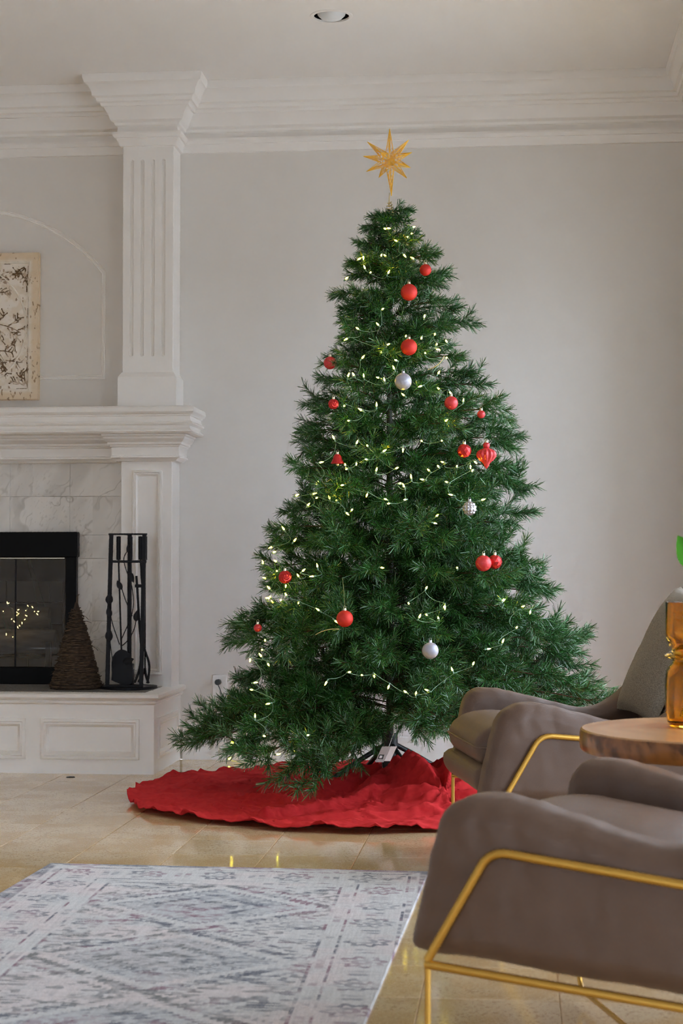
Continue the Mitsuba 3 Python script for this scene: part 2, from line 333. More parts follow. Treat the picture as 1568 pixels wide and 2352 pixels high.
wq = [box(XR, XR + 0.1, YJ, YW, 0, 0.12), box(XR, XR + 0.1, YJ, YW, 2.42, ZC), box(XR, XR + 0.1, YJ, GY[0], 0.12, 2.42), box(XR, XR + 0.1, GY[-1], YW, 0.12, 2.42), box(XR + 0.1, XB + 0.1, YJ, YJ + 0.1, 0, ZC)]
for y in GY[1:-1]: wq.append(box(XR, XR + 0.1, y - 0.035, y + 0.035, 0.12, 2.42))
struct('wall_right', cat(*wq), 'wall', label='greige wall with tall windows at the right corner')
struct('trim_3', frame(rectpath(GY[0], GY[-1], 0.12, 2.42), [(0.0, 0), (0.0, 0.02), (-0.07, 0.02), (-0.08, 0.012), (-0.08, 0)], (XR, 0, 0), (0, 1, 0), (0, 0, 1), (-1, 0, 0)), 'trim', label='white casing of the windows on the right wall')
WY = [0.6, 2.5, 4.4]
wr = [box(XB, XB + 0.1, YF, YJ, 0, 0.25), box(XB, XB + 0.1, YF, YJ, 2.6, ZC), box(XB, XB + 0.1, YF, WY[0], 0.25, 2.6), box(XB, XB + 0.1, WY[-1], YJ, 0.25, 2.6)]
for y in WY[1:-1]: wr.append(box(XB, XB + 0.1, y - 0.04, y + 0.04, 0.25, 2.6))
struct('wall_window', cat(*wr), 'wall', label='wall of tall windows in the bay on the right')
struct('wall_left', box(XL - 0.1, XL, YF, YW, 0, ZC), 'wall', label='greige wall on the left')
wf = [box(XL, XB, YF - 0.1, YF, 0, 0.5), box(XL, XB, YF - 0.1, YF, 2.1, ZC), box(XL, -3.1, YF - 0.1, YF, 0.5, 2.1), box(-1.2, XB, YF - 0.1, YF, 0.5, 2.1), box(-2.19, -2.11, YF - 0.1, YF, 0.5, 2.1)]
struct('wall_front', cat(*wf), 'wall', label='wall of windows behind the camera')

CROWN = [(0, 3.018), (0.012, 3.02), (0.016, 3.032), (0.026, 3.05), (0.028, 3.056), (0.036, 3.058), (0.044, 3.074), (0.044, 3.084), (0.024, 3.087), (0.021, 3.112), (0.032, 3.118), (0.036, 3.13),
         (0.05, 3.139), (0.053, 3.143), (0.06, 3.165), (0.078, 3.195), (0.082, 3.199), (0.088, 3.2), (0.094, 3.214), (0.1, 3.218), (0.108, 3.219), (0.112, 3.236), (0.118, 3.24), (0.126, 3.243), (0.13, 3.268), (0.142, 3.29), (0.152, 3.3), (0.158, 3.303), (0.165, 3.325), (0.166, ZC + 0.001)]
PL0, PL1 = mx(PX1), mx(PX0)
WALLPATH = [(XL, YW), (PL0, YW), (PL0, YP), (PL1, YP), (PL1, YW), (PX0, YW), (PX0, YP), (PX1, YP), (PX1, YW), (XR, YW), (XR, YJ)]
struct('trim_1', sweep(WALLPATH, CROWN), 'trim', 25, 'stepped white crown moulding below the ceiling')
BASE = [(0.018, 0), (0.018, 0.118), (0.014, 0.122), (0.013, 0.13), (0.010, 0.138), (0.004, 0.153), (0, 0.155)]
struct('baseboard_back', sweep([(-1.64, YW), (XR, YW), (XR, GY[-1] + 0.08)], BASE), 'trim', 25, 'white baseboard')
struct('baseboard_left', sweep([(XL, YF), (XL, YW), (-3.82, YW)], BASE), 'trim', 25, 'white baseboard on the left')
# arched panel moulding over the mantel
ang = np.arcsin(0.686 / 0.87); zc_ = 2.431 - 0.87 * math.cos(ang)
arch = [(CX - 0.686, 1.892)] + [(CX + 0.87 * math.sin(a), zc_ + 0.87 * math.cos(a)) for a in np.linspace(-ang, ang, 41)] + [(CX + 0.686, 1.892)]
PM = [(0, 0), (0.001, 0.007), (0.005, 0.0085), (0.008, 0.004), (0.011, 0.004), (0.014, 0.0075), (0.019, 0.006), (0.021, 0)]
struct('trim_2', frame(arch, PM, (0, YW, 0), (1, 0, 0), (0, 0, 1), (0, -1, 0)), 'trim', 25, 'arched panel moulding on the wall over the mantel')

# ------------------------------------------------------------------ fireplace mantel
fm = 'fireplace_mantel'
tag(fm, 'white painted fireplace mantel with fluted pilasters and a deep moulded shelf', 'mantel')
def flutes(x0, x1, y):
    """The pilaster's shaft, with four round-ended grooves cut into its face."""
    s = bev(x0, x1, y, YW, 1.88, 3.06, 0.003)
    step = (x1 - x0) / 5.0
    cut = []
    for k in range(4):
        x = x0 + 0.046 + 0.0527 * k
        for zz in (1.992, 2.945): cut.append(trimesh.creation.icosphere(2, 0.009))
        c = trimesh.creation.capsule(2.945 - 1.992, 0.0095, count=[12, 12]); c.apply_translation((x, y + 0.0015, 1.992 - c.bounds[0][2] - 0.0095)); cut[-2:] = [c]
    return s.difference(trimesh.boolean.union(cut, engine='manifold'), engine='manifold')
PANEL = [(0, 0), (0.0005, 0.010), (0.005, 0.012), (0.011, 0.012), (0.014, 0.006), (0.02, 0.008), (0.026, 0.003), (0.029, 0.002), (0.030, 0.0)]
for i, (x0, x1) in enumerate(((PX0, PX1), (PL0, PL1))):
    add(num(fm + '__fluted_shaft', i), flutes(x0, x1, YP), 'trim', 30)
    add(num(fm + '__pedestal', i), sweep([(x0, YW), (x0, YP), (x1, YP), (x1, YW)], [(0.018, 1.715), (0.018, 1.878), (0.016, 1.884), (0.002, 1.905), (-0.02, 1.906)]), 'trim', 25)
    px = num(fm + '__lower_pilaster', i)
    add(px, bev(x0, x1, 8.38, YW, 0.366, 1.6, 0.003), 'trim')
    add(px + '__panel_moulding', frame(rectpath(x0 + 0.056, x1 - 0.048, 0.43, 1.424), PANEL, (0, 8.38, 0), (1, 0, 0), (0, 0, 1), (0, -1, 0)), 'trim', 25)
SH = [(-0.03, 1.728), (0.112, 1.728), (0.122, 1.726), (0.129, 1.72), (0.132, 1.71), (0.131, 1.699), (0.126, 1.691), (0.118, 1.687), (0.116, 1.686), (0.115, 1.681), (0.108, 1.678), (0.108, 1.67), (0.113, 1.655), (0.122, 1.65), (0.124, 1.646),
      (0.122, 1.64), (0.112, 1.638), (0.105, 1.634), (0.107, 1.622), (0.116, 1.611), (0.121, 1.609), (0.121, 1.604), (0.117, 1.602), (0.115, 1.598), (-0.03, 1.597)]
shelf = cat(sweep([(PL0, YW), (PL0, 8.369), (PX1, 8.369), (PX1, YW)], SH), box(PL0, PX1, 8.369, YW - 0.001, 1.597, 1.728))
add(fm + '__shelf', shelf, 'trim', 25)
CAP = [(0.080, 1.597), (0.080, 1.588), (0.074, 1.584), (0.072, 1.575), (0.062, 1.562), (0.056, 1.558), (0.054, 1.548), (0.046, 1.544), (0.044, 1.538), (0.040, 1.534), (0.036, 1.495), (0.043, 1.491), (0.043, 1.484), (0.028, 1.476), (0.022, 1.468), (0, 1.466)]
YL = 8.475
add(fm + '__capital_moulding', sweep([(PL0, YW), (PL0, 8.38), (PL1, 8.38), (PL1, YL), (PX0, YL), (PX0, 8.38), (PX1, 8.38), (PX1, YW)], CAP), 'trim', 25)
add(fm + '__frieze', box(PL1, PX0, YL, YW - 0.001, 1.466, 1.597), 'trim')
# marble slips round the firebox, tile by tile
ms = 'marble_surround'
tag(ms, 'grey veined white marble tile surround framing the black firebox', 'marble surround')
xs = [mx(-1.915), mx(-2.2), mx(-2.505), -2.505, -2.2, -1.915]
k = 0
for z0, z1 in ((1.302, 1.478), (1.11, 1.302)):
    for a, b in zip(xs[:-1], xs[1:]):
        add(num(ms + '__tile', k), bev(a + 0.0003, b - 0.0003, 8.50, YW, z0 + 0.0003, z1 - 0.0003, 0.0007), 'marble'); k += 1
for a, b in ((xs[0], xs[1]), (xs[-2], xs[-1])):
    for z0, z1 in ((0.993, 1.11), (0.684, 0.993), (0.37, 0.684)):
        add(num(ms + '__tile', k), bev(a + 0.0003, b - 0.0003, 8.50, YW, z0 + 0.0003, z1 - 0.0003, 0.0007), 'marble'); k += 1
# hearth
he = 'raised_hearth'
tag(he, 'white panelled raised hearth with a dark slate top in front of the fireplace', 'hearth')
HL, HR, HY = mx(-1.652), -1.652, 7.922
hpath = [(HL, YW), (HL, HY), (HR, HY), (HR, YW)]
add(he + '__body', sweep(hpath, [(0, 0), (0, 0.326), (-0.05, 0.33)]), 'trim')
add(he + '__edge_moulding', sweep(hpath, [(0, 0.318), (0.006, 0.319), (0.012, 0.326), (0.013, 0.333), (0.008, 0.337), (0.012, 0.34), (0.022, 0.346), (0.026, 0.352), (0.026, 0.364), (0.02, 0.369), (0.012, 0.370), (-0.10, 0.370), (-0.10, 0.33)]), 'trim', 25)
add(he + '__slate_top', bev(HL + 0.095, HR - 0.055, HY + 0.07, YW - 0.06, 0.33, 0.3722, 0.0015), 'slate')
tag(he + '__slate_top', 'dark grey slate slab')
hp = [(-2.182, -1.72), (mx(-2.254), -2.254), (mx(-1.72), mx(-2.182))]
for i, (a, b) in enumerate(hp):
    add(num(he + '__panel_moulding', i), frame(rectpath(a, b, 0.066, 0.253), [(q * 1.25, w * 1.0) for q, w in PANEL], (0, HY, 0), (1, 0, 0), (0, 0, 1), (0, -1, 0)), 'trim', 25)
add(num(he + '__panel_moulding', 3), frame(rectpath(8.0, 8.5, 0.066, 0.253), [(q * 1.25, w) for q, w in PANEL], (HR, 0, 0), (0, 1, 0), (0, 0, 1), (1, 0, 0)), 'trim', 25)
# firebox insert
fb = 'firebox'
tag(fb, 'black firebox with glass folding doors set in the marble surround', 'fireplace')
fx0, fx1 = mx(-2.158), -2.158
add(fb + '__hood', bev(fx0 - 0.008, fx1 + 0.008, 8.452, 8.52, 1.0, 1.125, 0.004), 'black')
for i, (a, b) in enumerate(((-2.211, fx1), (fx0, mx(-2.211)))): add(num(fb + '__side_frame', i), bev(a, b, 8.46, 8.52, 0.373, 1.09, 0.004), 'black')
add(fb + '__bottom_frame', bev(fx0, fx1, 8.458, 8.52, 0.373, 0.455, 0.004), 'black')
add(fb + '__metal_strip', bev(mx(-2.213), -2.213, 8.449, 8.456, 0.991, 0.9985, 0.002), 'steel')
tag(fb + '__metal_strip', 'thin pale metal strip')
for i in range(4):
    a = mx(-2.211) + 0.257 * i; d = num(fb + '__glass_door', i)
    add(d, box(a + 0.003, a + 0.254, 8.482, 8.4822, 0.458, 0.992), 'doorglass')
    add(d + '__edge_rail', cat(bev(a + 0.0005, a + 0.0035, 8.478, 8.486, 0.456, 0.992, 0.0008), bev(a + 0.2535, a + 0.2565, 8.478, 8.486, 0.456, 0.992, 0.0008)), 'iron')
add(fb + '__liner', cat(box(HX0, HX1, 8.93, 8.95, 0.385, 1.09), box(HX0, HX0 + 0.02, 8.5, 8.95, 0.385, 1.09), box(HX1 - 0.02, HX1, 8.5, 8.95, 0.385, 1.09), box(HX0, HX1, 8.52, 8.95, 0.385, 0.42), box(HX0, HX1, 8.5, 8.95, 1.05, 1.09)), 'black')
k = 0
for j, (z0, z1) in enumerate(((0.42, 0.535), (0.535, 0.65), (0.65, 0.765), (0.765, 0.88))):
    for i in range(-1, 5):
        a = HX0 + 0.02 + 0.23 * i + (0.115 if j % 2 else 0); b = a + 0.23
        a, b = max(a, HX0 + 0.02), min(b, HX1 - 0.02)
        if b - a > 0.03:
            add(num(fb + '__firebrick', k), bev(a + 0.002, b - 0.002, 8.905, 8.932, z0 + 0.002, z1 - 0.002, 0.003), 'firebrick'); k += 1
lg = 'log_grate'
tag(lg, 'black iron log grate inside the firebox', 'grate')
add(lg + '__bars', cat(*[tube([(x, 8.60, 0.50), (x, 8.85, 0.50)], 0.008, 6) for x in np.linspace(-2.98, -2.36, 7)], tube([(-3.0, 8.60, 0.50), (-2.33, 8.60, 0.50)], 0.009, 6), tube([(-3.0, 8.85, 0.50), (-2.33, 8.85, 0.50)], 0.009, 6)), 'iron')
add(lg + '__post', bev(-2.345, -2.318, 8.585, 8.612, 0.42, 0.575, 0.003), 'iron'); add(lg + '__post_001', bev(-3.02, -2.993, 8.585, 8.612, 0.42, 0.575, 0.003), 'iron')
def log(c, L, r, yaw, seed):
    th = np.arange(20) * 2 * np.pi / 20; xs_ = np.r_[-L / 2, np.linspace(-L / 2, L / 2, 14), L / 2]
    rr = r * (1 + 0.12 * (meshkit.noise(np.stack([np.broadcast_to(xs_[:, None] * 14, (16, 20)), np.cos(th) * 1.6 + np.zeros((16, 1)), np.sin(th) * 1.6 + np.zeros((16, 1)) + seed], -1)) - 0.5)); rr[0] = rr[-1] = 0.001
    v = np.stack([np.broadcast_to(xs_[:, None], (16, 20)), rr * np.cos(th), rr * np.sin(th)], -1).reshape(-1, 3)
    m = quads(v, grid_faces(16, 20, False, True)); m.apply_transform(trimesh.transformations.rotation_matrix(yaw, (0, 0, 1))); m.apply_translation(c); return m
for i, (c, L, r, yw, lab) in enumerate((((-2.60, 8.66, 0.572), 0.58, 0.062, 0.03, 'grey log at the front of the firebox grate'), ((-2.70, 8.815, 0.575), 0.56, 0.065, -0.05, 'grey log at the back of the firebox grate'), ((-2.62, 8.735, 0.692), 0.5, 0.055, 0.12, 'grey log lying on top of two others in the firebox'))):
    o = num('firewood_log', i); add(o, log(c, L, r, yw, i * 5), 'log', 40); tag(o, lab, 'log')

# ------------------------------------------------------------------ carved plaque
pq = 'carved_wall_plaque'
tag(pq, 'distressed cream and brown carved wood panel hanging over the mantel', 'wall art')
pc = np.array([CX, YW - 0.012, 2.16]); W2, H2 = 0.352, 0.371
add(pq + '__board', bev(CX - W2, CX + W2, YW - 0.03, YW - 0.001, 2.16 - H2, 2.16 + H2, 0.004), 'plaque')
add(pq + '__raised_border', frame(rectpath(CX - W2, CX + W2, 2.16 - H2, 2.16 + H2), [(0, 0), (0.003, 0.014), (0.045, 0.016), (0.053, 0.010), (0.056, 0.0)], (0, YW - 0.03, 0), (1, 0, 0), (0, 0, 1), (0, -1, 0)), 'plaque', 25)
th = np.linspace(0, 2 * np.pi, 73)[:-1]
add(pq + '__oval_ring', tube(np.stack([CX + 0.287 * np.cos(th), 0 * th + YW - 0.030, 2.16 + 0.305 * np.sin(th)], 1), 0.0045, 6, closed=True), 'plaquelight', True)
prg = np.random.default_rng(3); pa, pb = [], []
def sprig(x, z, a, L, depth=0):
    """A carved stem with curled leaves, cut as thin dark ridges."""
    n = 9; t = np.linspace(0, 1, n); bend = prg.uniform(-0.9, 0.9)
    an = a + bend * t; q = np.stack([x + np.cumsum(np.cos(an)) * L / n, 0 * t + YW - 0.031, z + np.cumsum(np.sin(an)) * L / n], 1)
    pa.append(tube(q, 0.0026 * (1 - 0.6 * t) + 0.0008, 5))
    if depth < 2:
        for s in (0.35, 0.6, 0.85):
            i = int(s * n)
            for sg in (-1, 1):
                if prg.random() < 0.8: sprig(q[i, 0], q[i, 2], an[i] + sg * prg.uniform(0.5, 1.0), L * prg.uniform(0.3, 0.42), depth + 1)
    else:
        b = trimesh.creation.icosphere(1, 0.0040); b.apply_scale((1, 0.5, 1)); b.apply_translation(q[-1]); pa.append(b)
for k in range(8):
    a = k * np.pi / 4 + 0.2; sprig(CX + 0.03 * math.cos(a), 2.16 + 0.03 * math.sin(a), a, 0.24)
for sx in (-1, 1):
    for sz in (-1, 1):
        for da in (-0.55, 0, 0.5): sprig(CX + sx * 0.285, 2.16 + sz * 0.30, math.atan2(-sz * 0.3, -sx * 0.25) + da + np.pi * 0.0, 0.075, 1)
        sprig(CX + sx * 0.29, 2.16 + sz * 0.16, math.pi / 2 * sz, 0.10, 1)
add(pq + '__carving', cat(*pa), 'plaquedark', True)
tag(pq + '__carving', 'dark brown carved leaf and stem pattern')
for sx in (-1, 1):
    for z in np.arange(-0.28, 0.29, 0.07):
        if prg.random() < 0.7:
            L = prg.uniform(0.015, 0.03); z_ = 2.16 + z
            pb.append(tube([(CX + sx * 0.297, YW - 0.031, z_ - L), (CX + sx * 0.297, YW - 0.031, z_ + L)], 0.003, 5))
for sz in (-1, 1):
    for x in np.arange(-0.26, 0.27, 0.075):
        if prg.random() < 0.75:
            L = prg.uniform(0.015, 0.036); pb.append(tube([(CX + x - L, YW - 0.031, 2.16 + sz * 0.316), (CX + x + L, YW - 0.031, 2.16 + sz * 0.316)], 0.003, 5))
add(pq + '__worn_groove', cat(*pb), 'plaquedark', True)

# ------------------------------------------------------------------ downlight, outlet, floor plate
dl = 'recessed_downlight'
tag(dl, 'round recessed ceiling downlight with a black baffle and unlit frosted bulb', 'downlight')
o = (-0.785, 7.462, 0)
add(dl + '__trim_ring', lathe([(0.077, ZC + 0.004), (0.078, ZC - 0.004), (0.083, ZC - 0.005), (0.092, ZC - 0.002), (0.094, ZC + 0.0005)], 56, o), 'ceiling', 30)
add(dl + '__baffle', lathe([(0.0785, ZC), (0.077, ZC + 0.02), (0.072, ZC + 0.09), (0.0, ZC + 0.095)], 48, o), 'black', 30)
add(dl + '__bulb', lathe([(0.001, ZC - 0.019), (0.025, ZC - 0.017), (0.046, ZC - 0.009), (0.060, ZC + 0.005), (0.0635, ZC + 0.018), (0.058, ZC + 0.05), (0.03, ZC + 0.085)], 48, o), 'frosted', True)
tag(dl + '__bulb', 'frosted white bulb')
ol = 'wall_outlet'
tag(ol, 'white outlet plate on the wall left of the tree', 'outlet')
add(ol + '__plate', bev(-1.493, -1.421, YW - 0.006, YW, 0.302, 0.419, 0.003), 'whitepl'); add(ol + '__socket', bev(-1.474, -1.440, YW - 0.0075, YW - 0.004, 0.322, 0.353, 0.002), 'whitepl')
pc_ = 'plug_and_cord'
tag(pc_, 'round black plug with a thin dark cord in the wall outlet', 'plug')
pl = trimesh.creation.cylinder(0.0145, 0.03, sections=24); pl.apply_transform(trimesh.transformations.rotation_matrix(np.pi / 2, (1, 0, 0))); pl.apply_translation((-1.462, YW - 0.021, 0.383))
add(pc_ + '__plug', pl, 'blackpl', 40)
add(pc_ + '__cord', tube(spline([(-1.462, YW - 0.034, 0.375), (-1.45, YW - 0.04, 0.352), (-1.436, YW - 0.06, 0.325), (-1.42, YW - 0.1, 0.29), (-1.39, YW - 0.16, 0.26)], 16), 0.0022, 6), 'blackpl', True)
yp = 'yellow_connector'
tag(yp, 'yellow plug end with a black tip among the branches below the outlet', 'plug')
m = bev(-0.02, 0.02, -0.012, 0.012, -0.013, 0.013, 0.005); m.apply_transform(trimesh.transformations.rotation_matrix(-0.35, (0, 1, 0))); m.apply_translation((-1.375, 8.42, 0.322)); add(yp + '__body', m, 'yellowpl')
m = bev(-0.012, 0.012, -0.008, 0.008, -0.009, 0.009, 0.003); m.apply_translation((-1.345, 8.42, 0.308)); add(yp + '__tip', m, 'blackpl'); 
add('white_cord', tube(spline([(-1.47, YW - 0.03, 0.26), (-1.47, YW - 0.03, 0.15), (-1.455, YW - 0.035, 0.06), (-1.445, YW - 0.05, 0.006), (-1.40, YW - 0.10, 0.005), (-1.33, YW - 0.16, 0.005), (-1.2, YW - 0.26, 0.005)], 40), 0.0035, 6), 'clearcord', True)
tag('white_cord', 'thin pale cord hanging down the baseboard to the floor', 'cord')
fp = lathe([(0.0, 0.003), (0.012, 0.003), (0.019, 0.0025), (0.021, 0.0)], 32, (-2.007, 7.79, 0)); add('floor_valve_plate', fp, 'iron', 30)
tag('floor_valve_plate', 'small dark round plate set in the floor before the hearth', 'floor plate')

# ------------------------------------------------------------------ twig cone tree on the hearth
wc = 'twig_cone_tree'
tag(wc, 'brown cone tree of wound twigs standing on the hearth', 'cone decoration')
cb = np.array([-2.088, 8.20, 0.372])
def crad(z): return np.interp(z, [0, 0.012, 0.04, 0.2, 0.40, 0.43], [0.115, 0.128, 0.116, 0.074, 0.016, 0.006])
add(wc + '__core', lathe([(0.001, 0.0), (0.105, 0.0)] + [(crad(z) - 0.006, z) for z in np.linspace(0.008, 0.41, 16)] + [(0.001, 0.42)], 40, cb), 'wickercore', True)
tw = []
wr_ = np.random.default_rng(11)
for i in range(230):
    z0 = 0.425 * (1 - (wr_.random() * 0.97 + 0.02) ** 0.62) + 0.004; n = 26
    a = wr_.uniform(0, 6.28) + np.linspace(0, wr_.uniform(3.0, 6.5), n)
    z = np.clip(z0 + 0.01 * np.sin(a * 1.0 + wr_.uniform(0, 6)) * wr_.uniform(0.2, 1.6) + np.linspace(0, wr_.uniform(-0.012, 0.012), n), 0.003, 0.43)
    r = crad(z) - 0.002 + wr_.uniform(-0.002, 0.005) + 0.002 * np.sin(a * wr_.integers(3, 9) + i)
    r[-3:] += np.array([0.001, 0.004, 0.010]) * wr_.uniform(0, 1.2)
    tw.append(tube(cb + np.stack([r * np.cos(a), r * np.sin(a), z], 1), wr_.uniform(0.0011, 0.0023), 4))
add(wc + '__wound_twigs', cat(*tw), 'twig', True); tag(wc + '__wound_twigs', kind='stuff')
add(wc + '__tip', tube(cb + spline([(0, 0, 0.40), (0.004, -0.004, 0.43), (0.010, -0.006, 0.446), (0.018, -0.006, 0.45)], 10), [0.007, 0.0065, 0.006, 0.0055, 0.005, 0.0045, 0.004, 0.003, 0.0025, 0.001], 6), 'twig', True)
for i, (z, a, L, up) in enumerate(((0.315, -0.5, 0.055, 0.1), (0.345, -0.3, 0.035, -0.3), (0.20, -0.2, 0.04, -0.3), (0.11, -0.9, 0.045, -0.4), (0.06, 2.9, 0.03, 0.2), (0.05, -0.4, 0.05, -0.3))):
    p0 = cb + np.array([math.cos(a) * crad(z), math.sin(a) * crad(z), z]); d = np.array([math.cos(a), math.sin(a), up])
    add(num(wc + '__stray_twig', i), tube(spline([p0 - d * 0.02, p0 + d * L * 0.5 + (0, 0, 0.004), p0 + d * L + (0, 0, -0.006)], 8), np.linspace(0.0018, 0.0009, 8), 4), 'twig', True)

# ------------------------------------------------------------------ fireside tool set
ts = 'tool_stand'
tag(ts, 'black iron fireside tool stand with vine leaves on the hearth', 'tool stand')
bp = smoothpoly([(-1.985, 8.215), (-1.93, 8.14), (-1.79, 8.085), (-1.73, 8.16), (-1.715, 8.29), (-1.80, 8.355), (-1.93, 8.33)], 40)
m = trimesh.creation.extrude_polygon(Polygon(bp), 0.012); m.apply_translation((0, 0, 0.3725)); add(ts + '__base_plate', m, 'iron')
F0, F1, YS = np.array([-1.915, 8.15]), np.array([-1.757, 8.15]), 8.15
for i, (xt, xb, y) in enumerate(((-1.908, -1.925, YS), (-1.748, -1.762, YS))):
    m = bev(-0.0095, 0.0095, -0.006, 0.006, 0, 0.728, 0.002); m.vertices[:, 0] += xb + (xt - xb) * m.vertices[:, 2] / 0.728; m.vertices += (0, y, 0.384); add(num(ts + '__post', i), m, 'iron')
m = bev(-1.855, -1.835, 8.26, 8.272, 0.384, 1.11, 0.002); add(ts + '__post_002', m, 'iron')
add(ts + '__top_rail', cat(bev(-1.921, -1.735, 8.144, 8.156, 1.104, 1.112, 0.002), bev(-1.851, -1.839, 8.15, 8.272, 1.104, 1.112, 0.002)), 'iron')
add(ts + '__hook_rail', cat(bev(-1.918, -1.738, 8.143, 8.157, 0.972, 0.984, 0.002), tube([(-1.86, 8.15, 0.978), (-1.845, 8.265, 0.978)], 0.005, 6)), 'iron')
add(ts + '__bottom_rail', bev(-1.93, -1.752, 8.144, 8.156, 0.384, 0.394, 0.002), 'iron')
vine = [spline([(-1.857, 8.135, 0.60), (-1.83, 8.13, 0.66), (-1.80, 8.13, 0.74), (-1.797, 8.13, 0.82), (-1.812, 8.13, 0.89), (-1.838, 8.13, 0.96), (-1.842, 8.135, 1.0), (-1.825, 8.135, 1.03), (-1.822, 8.135, 1.09)], 40),
        spline([(-1.862, 8.135, 0.585), (-1.888, 8.13, 0.66), (-1.905, 8.13, 0.72), (-1.913, 8.13, 0.78)], 16), spline([(-1.85, 8.135, 0.58), (-1.80, 8.13, 0.64), (-1.783, 8.13, 0.70)], 14),
        spline([(-1.80, 8.13, 0.72), (-1.835, 8.13, 0.80), (-1.852, 8.13, 0.85)], 14), spline([(-1.89, 8.135, 0.48), (-1.905, 8.13, 0.58), (-1.91, 8.13, 0.62)], 12)]
add(ts + '__vine', cat(*[tube(q, 0.0024, 5) for q in vine]), 'iron', True)
def leafmesh(c, d, L, w, nrm, curl=0.15):
    """A pointed leaf blade with thickness, from base c along d."""
    d = np.asarray(d, float); d /= np.linalg.norm(d); nrm = np.asarray(nrm, float); s = np.cross(d, nrm); s /= np.linalg.norm(s); nrm = np.cross(s, d)
    t = np.linspace(0, 1, 13); hw = w * np.sin(np.pi * t ** 0.8) ** 0.9 + 0.0004
    rows = []
    for u in (-1, -0.5, 0, 0.5, 1): rows.append(np.asarray(c) + d * (t[:, None] * L) + s * (hw[:, None] * u) + nrm * (curl * L * (t[:, None] * (1 - t[:, None])) + 0.3 * hw[:, None] * abs(u)))
    top = np.stack(rows, 1); v = np.vstack([top.reshape(-1, 3), (top - nrm * 0.0012).reshape(-1, 3)])
    f = grid_faces(13, 5); return quads(v, np.vstack([f, f[:, ::-1] + 65]))
lf = [((-1.913, 8.13, 0.775), (0.1, 0, 1), 0.055, 0.018), ((-1.852, 8.13, 0.845), (-0.5, 0, 1), 0.05, 0.013), ((-1.905, 8.125, 0.715), (-0.2, 0, 0.9), 0.052, 0.014), ((-1.783, 8.125, 0.695), (0.15, 0, 1), 0.055, 0.014), ((-1.812, 8.125, 0.93), (0.35, 0, -1), 0.055, 0.012),
      ((-1.91, 8.125, 0.60), (0.0, 0, 1), 0.062, 0.018), ((-1.845, 8.12, 0.50), (1, -0.1, 0.35), 0.06, 0.017), ((-1.823, 8.13, 1.02), (0.0, 0, 1), 0.04, 0.007)]
for i, (c, d, L, w) in enumerate(lf): add(num(ts + '__leaf', i), leafmesh(c, d, L, w, (0, -1, 0.1)), 'iron', True)
def tool(name, label, catg, x, y, x2, z2, extra):
    tag(name, label, catg)
    h = trimesh.creation.cylinder(0.0105, 0.112, sections=20); h.apply_translation((x, y, 1.042)); add(name + '__handle', cat(h, lathe([(0.0, 1.099), (0.010, 1.098), (0.0108, 1.094)], 20, (x, y, 0))), 'iron', 40)
    add(name + '__shaft', tube([(x, y, 0.99), (x2, y, z2)], 0.0042, 8), 'iron', True)
    for k, (mm, sm) in extra.items(): add(name + '__' + k, mm, 'iron', sm)
sh_ = trimesh.creation.extrude_polygon(Polygon(smoothpoly([(-0.052, -0.07), (0.052, -0.07), (0.05, 0.0), (0.036, 0.055), (0.0, 0.075), (-0.036, 0.055), (-0.05, 0.0)], 40)), 0.003); sh_.apply_transform(trimesh.transformations.rotation_matrix(np.pi / 2, (1, 0, 0))); sh_.apply_translation((-1.862, 8.185, 0.485))
tool('fireside_shovel', 'black shovel with a wide rounded blade hanging in the tool stand', 'shovel', -1.882, 8.19, -1.866, 0.55, {'blade': (sh_, False)})
br = bev(-1.862, -1.812, 8.195, 8.235, 0.39, 0.47, 0.006)
tool('fireside_brush', 'black brush with a short square head hanging in the middle of the tool stand', 'brush', -1.829, 8.21, -1.834, 0.47, {'bristles': (br, False), 'ferrule': (bev(-1.860, -1.814, 8.192, 8.238, 0.468, 0.492, 0.004), False)})
tag('fireside_brush__ferrule', 'dull grey metal ferrule')
def arm(pts): return tube(spline(pts, 26), 0.0058, 8)
tool('fireside_tongs', 'black long-armed tongs with curved claw ends hanging at the right of the tool stand', 'tongs', -1.772, 8.175, -1.768, 0.9, {
    'arm': (arm([(-1.792, 8.175, 0.91), (-1.788, 8.175, 0.86), (-1.772, 8.17, 0.64), (-1.765, 8.165, 0.53), (-1.775, 8.16, 0.46), (-1.795, 8.155, 0.405)]), True),
    'arm_001': (arm([(-1.766, 8.175, 0.91), (-1.762, 8.175, 0.86), (-1.756, 8.17, 0.66), (-1.748, 8.165, 0.56), (-1.727, 8.16, 0.50), (-1.725, 8.155, 0.45), (-1.733, 8.15, 0.402)]), True),
    'pivot': (bev(-1.798, -1.758, 8.167, 8.183, 0.855, 0.87, 0.002), False)})
tool('fireside_poker', 'black poker with a forked tip behind the tongs in the tool stand', 'poker', -1.757, 8.205, -1.755, 0.46, {'hook': (cat(arm([(-1.755, 8.205, 0.47), (-1.75, 8.20, 0.44), (-1.735, 8.195, 0.40)]), arm([(-1.755, 8.205, 0.47), (-1.765, 8.20, 0.44), (-1.785, 8.195, 0.405)])), True)})

# ------------------------------------------------------------------ rug
ra = 0.0246
m = bev(0, 1.218, -1.95, 0, 0.0, 0.008, 0.003); m.apply_transform(trimesh.transformations.rotation_matrix(-ra, (0, 0, 1))); m.apply_translation((-1.488, 5.519, 0.0005)); add('area_rug', m, 'rug')
tag('area_rug', 'faded oriental rug in cream, blue grey and plum on the tiles', 'rug')

